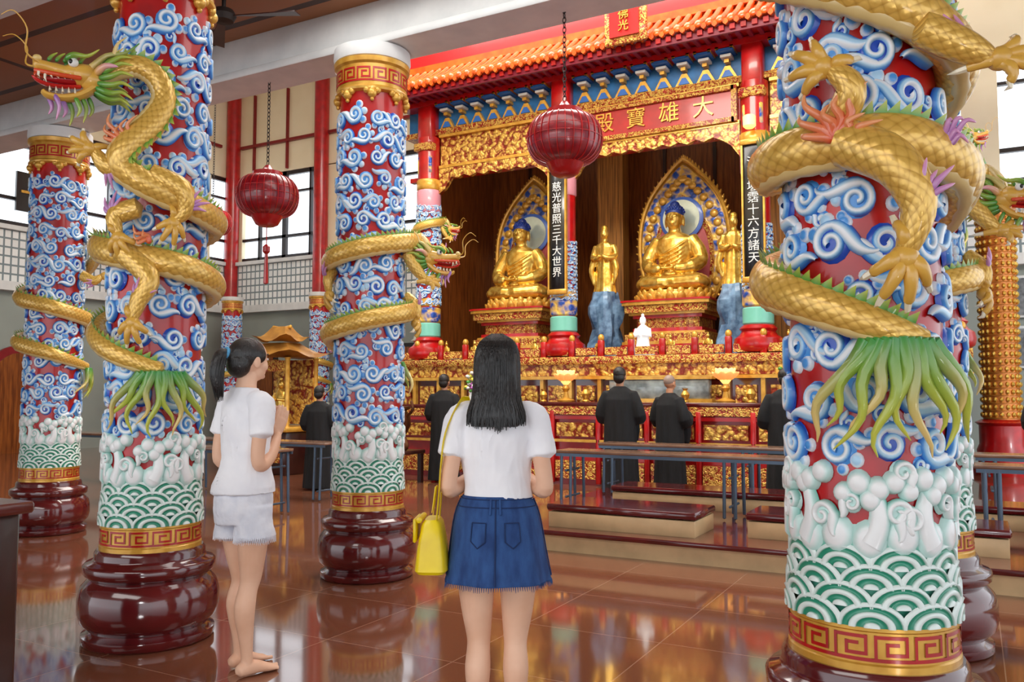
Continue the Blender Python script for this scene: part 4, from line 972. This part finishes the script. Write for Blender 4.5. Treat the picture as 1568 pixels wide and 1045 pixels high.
        def onsk(a,z,o=.003):
            z+=dz
            for i in range(6):
                if Lk[i][0]+1e-6>=z>=Lk[i+1][0]-1e-6 or i==5:
                    t=(Lk[i][0]-z)/(Lk[i][0]-Lk[i+1][0]); rx=Lk[i][1]+(Lk[i+1][1]-Lk[i][1])*t; ry=Lk[i][2]+(Lk[i+1][2]-Lk[i][2])*t; break
            k=ff(a,z); return ((rx*k+o)*cos(a),-.008+(ry*k+o)*sin(a),z)
        st.tube([onsk(-pi/2,.955-.035*i) for i in range(10)],.003,DD,n=5)
        st.tube([onsk(2*pi*i/60,.925) for i in range(61)],.0022,DD,n=5); st.tube([onsk(2*pi*i/60,.955) for i in range(61)],.002,DD,n=5)
        for q in (-1,1):
            pk=[(-.55,.87),(-.55,.80),(-.38,.775),(-.21,.80),(-.21,.87),(-.55,.87)]
            pp=[]
            for i in range(len(pk)-1):
                for t in range(5): pp.append(lerp(pk[i],pk[i+1],t/5))
            pp.append(pk[-1]); st.tube([onsk(-pi/2+q*(-a),z) for a,z in pp],.0022,DD,n=5)
            st.tube([onsk(-pi/2+q*.12,.90+.011*i) for i in range(6)],.005,DENIM,n=5)
            st.tube([onsk(-pi/2+q*pi/2,.95-.033*i) for i in range(10)],.003,DD,n=5)
        for i in range(150):
            a=2*pi*i/150; p=onsk(a,.637,0); st.tube([p,(p[0]*1.02,p[1]*1.02,p[2]-.014-rnd.random()*.01)],[.002,.0008],DENIM,n=4)
        st.obj('skirt_seams',e)
    h=MB(); hx,hy,hz=hc
    if kind=='B':
        h.ell((0,-.008,hz+.022),(.083,.098,.090),HAIR,nu=28,nv=18)
        h.eloft([(1.55,.082,.070,0,-.035),(1.50,.086,.068,0,-.045),(1.44,.086,.058,0,-.055),(1.39,.088,.046,0,-.073),(1.345,.095,.040,0,-.090),(1.305,.100,.034,0,-.100),(1.275,.097,.026,0,-.104),(1.262,.086,.012,0,-.104)],HAIR,n=36)
        place(remesh(h,.006,2),'hair_mass',e)
        s_=MB(); r=random.Random(11)
        for i in range(240):
            a=-pi/2+r.uniform(-1.75,1.75); w=r.uniform(.93,1.02)
            t=r.uniform(-.015,.015); ax=cos(a); ay=sin(a)
            en=1.255+r.uniform(-.02,.02)+.03*abs(ax)
            p=[(ax*.02,-.03,hz+.112),(ax*.066,ay*.075-.01,hz+.082),(ax*.085*w,ay*.098-.01,hz+.025),(ax*.088*w,ay*.085*w-.03,1.44),(ax*.092*w,ay*.05*w-.073,1.38),(ax*.098+t,ay*.038*w-.092,1.32),(ax*.096+t*1.4,ay*.028-.104,en)]
            P=sp(p,3); n=len(P); s_.tube(P,[.005*(1-.8*(k/(n-1))**3)+.0006 for k in range(n)],HAIR,n=5)
        s_.obj('hair_strands',e)
    else:
        h.ell((0,-.006,hz+.030),(.081,.097,.085),HAIR,nu=28,nv=18); h.ell((0,-.05,hz-.015),(.070,.060,.073),HAIR)
        for q in (-1,1): h.ell((q*.060,.020,hz+.025),(.022,.045,.042),HAIR)
        h.ell((0,-.115,hz+.03),(.028,.03,.028),HAIR)
        P=sp([(0,-.115,hz+.035,.022),(0,-.15,hz+.02,.030),(0,-.165,hz-.05,.034),(0,-.16,hz-.12,.030),(0,-.15,hz-.16,.016),(0,-.145,hz-.18,.004)],4)
        h.tube([p[:3] for p in P],[p[3] for p in P],HAIR,n=14)
        place(remesh(h,.006,2),'hair_mass',e)
        s_=MB(); r=random.Random(4)
        for i in range(60):
            a=r.uniform(0,6.28); w=r.uniform(.6,1.0); P=sp([(.01*cos(a),-.12+.01*sin(a),hz+.035),(.032*w*cos(a),-.15+.03*w*sin(a),hz+.01),(.036*w*cos(a),-.165+.036*w*sin(a),hz-.06),(.028*w*cos(a),-.158+.028*w*sin(a),hz-.13),(.012*w*cos(a),-.148+.02*w*sin(a),hz-.175-r.random()*.03)],3)
            n=len(P); s_.tube(P,[.0045*(1-k/(n-1))+.0006 for k in range(n)],HAIR,n=5)
        s_.obj('hair_strands',e)
        t=MB(); t.tube([(.024*cos(2*pi*k/16),-.122+.006*sin(2*pi*k/16),hz+.033+.024*sin(2*pi*k/16)) for k in range(17)],.008,mat('hair_tie_blue','#5AA8D8',.6),n=8); t.obj('hair_tie',e)
    if kind=='B':
        g=MB(); bx,by=-.250,-.03
        rings=[]
        for z,w,d in ((.0,.085,.055),(.012,.095,.064),(.10,.088,.055),(.19,.072,.038),(.205,.066,.026)):
            ring=[]
            for j in range(28):
                a=2*pi*j/28; c_,s2=cos(a),sin(a); ring.append((bx+d*math.copysign(abs(s2)**.45,s2),by+w*math.copysign(abs(c_)**.45,c_),.70+z))
            rings.append(ring)
        g.loft(rings,YEL); 
        g.tube([(bx-.045,by-.07,.905),(bx-.045,by+.07,.905)],.012,YEL,n=10)
        g.box((bx-.062,by,.865),(.012,.15,.09),YEL,bev=.004); g.ell((bx-.072,by,.835),(.006,.012,.012),GOLDP,nu=10,nv=6)
        for s_,y2 in ((-1,-.055),(1,.05)):
            P=sp([(bx+.02,by+y2,.895),(-.222,by+y2*.8,1.0),(-.215,y2*.7-.03,1.12),(-.198,y2*.9-.02,1.24),(-.145,y2*.7-.01,1.358),(-.112,y2*.3-.01,1.372)],4)
            g.tube(P,[(.0035,.010)]*len(P),YEL,n=8,up=(1,0,.3))
        for i in range(14):
            g.tube([(-.235,by-.05+.004*i,1.03),(-.245-.002*(i%3),by-.055+.005*i,.95-.01*(i%4))],[.003,.0015],YEL,n=5)
        g.obj('yellow_handbag',e)
    return e
fw=math.radians(28.6)
woman('woman_with_handbag',(-1.585,2.79,0),fw-math.radians(2),'B',.955)
woman('woman_with_ponytail',(-3.10,2.99,0),fw-math.radians(40),'A',.985)
def build_monk(bald):
    mb=MB(); m=BLACKR
    mb.eloft([(.03,.25,.2),(.3,.235,.185),(.7,.215,.165),(1.0,.205,.15),(1.25,.20,.14),(1.36,.16,.1),(1.42,.075,.07)],m,n=40,f=lambda a,z:1+.045*sin(a*11)*max(0,1.1-z))
    for q in (-1,1):
        mb.tube([p[:3] for p in sp([(q*.16,0,1.33),(q*.22,-.01,1.18),(q*.24,.03,1.02),(q*.14,.2,1.08),(q*.05,.26,1.14)],3)],[.07,.072,.075,.08,.085,.09,.095,.1,.1,.095,.09,.07,.06],m,n=14)
        mb.tube([(q*.14,.2,1.05),(q*.14,.2,.85),(q*.14,.19,.72)],[.06,.07,.05],m,n=10)
        mb.tube([(q*.08,-.02,.045),(q*.08,.18,.04)],[.043,.035],m,n=10)
    me=remesh(mb,.012,2)
    hb=MB(); hb.tube([(0,0,1.38),(0,.01,1.47)],.05,SKIN2,n=14); head_parts(hb,(0,.015,1.55),SKIN2)
    for q in (-1,1): hand(hb,(q*.018,.27,1.15),(0,.4,.9),(-q,0,0),(0,-.9,.4),SKIN2)
    hm=remesh(hb,.007,1)
    fb=MB(); face_marks(fb,(0,.015,1.55))
    if bald: fb.ell((0,.002,1.585),(.076,.092,.088),mat('shaved_scalp','#9A8478',.5),nu=20,nv=12)
    else: fb.ell((0,-.008,1.585),(.083,.096,.09),HAIR,nu=24,nv=14); fb.ell((0,-.04,1.53),(.075,.062,.08),HAIR,nu=20,nv=12)
    return me,hm,fb.mesh('head_details')
M1=build_monk(False); M2=build_monk(True)
def monk(x,y,rz,M,s=1,z=0):
    e=empty('monk' if M is M2 else 'robed_worshipper',(x,y,z),rz,s); place(M[0],'robe',e); place(M[1],'head_and_hands',e); place(M[2],'head_details',e)
monk(-3.98,10.2,.1,M1,1.0); monk(-3.5,10.75,-.3,M2,.94); monk(-1.9,10.1,.2,M1,.97,0); monk(-7.0,10.7,.2,M1,.97); monk(-7.95,9.0,.3,M1,.86); monk(.75,9.9,-.1,M1,1.0)

# ---------------------------------------------------------------- light
w=bpy.data.worlds.new('World'); scene.world=w; w.use_nodes=True
bg=w.node_tree.nodes['Background']; bg.inputs[0].default_value=(.88,.94,1,1); bg.inputs[1].default_value=2.15
area('hall_fill_light',(-6,10,9.8),(0,0,0),9,1100,(1,.96,.9),5)  # added area fill below the hall ceiling, not a fixture of the hall
area('aisle_fill_light',(-3,-1.5,4.2),(math.radians(25),0,0),5,210,(1,.98,.95),3)  # added fill light under the aisle ceiling, tilted toward the columns
area('aisle_fill_light',(-2.2,4.1,4.22),(0,0,0),4,45,(1,.97,.93),1)  # second added fill, shining straight down between the aisle beams
area('shrine_lamp',(CX,12.9,7.1),(math.radians(25),0,0),8,170,(1,.82,.56),.6)
area('altar_side_fill_light',(-3,6.2,7.5),(math.radians(65),0,.1),5,360,(1,.94,.84),1)  # unseen fill light, added to brighten the hall toward the altar
s=bpy.data.lights.new('daylight_sun','SUN'); s.energy=1.1; s.angle=.15; so=bpy.data.objects.new('daylight_sun',s); scene.collection.objects.link(so); so.rotation_euler=(math.radians(70),0,math.radians(38)); so.location=(5,-10,6)

# ---------------------------------------------------------------- camera
cam=bpy.data.cameras.new('camera'); co=bpy.data.objects.new('camera',cam); scene.collection.objects.link(co)
co.location=(0,0,1.33); co.rotation_euler=(math.radians(90+3.55),0,math.radians(28.6)); cam.lens=29.6; cam.sensor_width=36; cam.clip_end=100
scene.camera=co
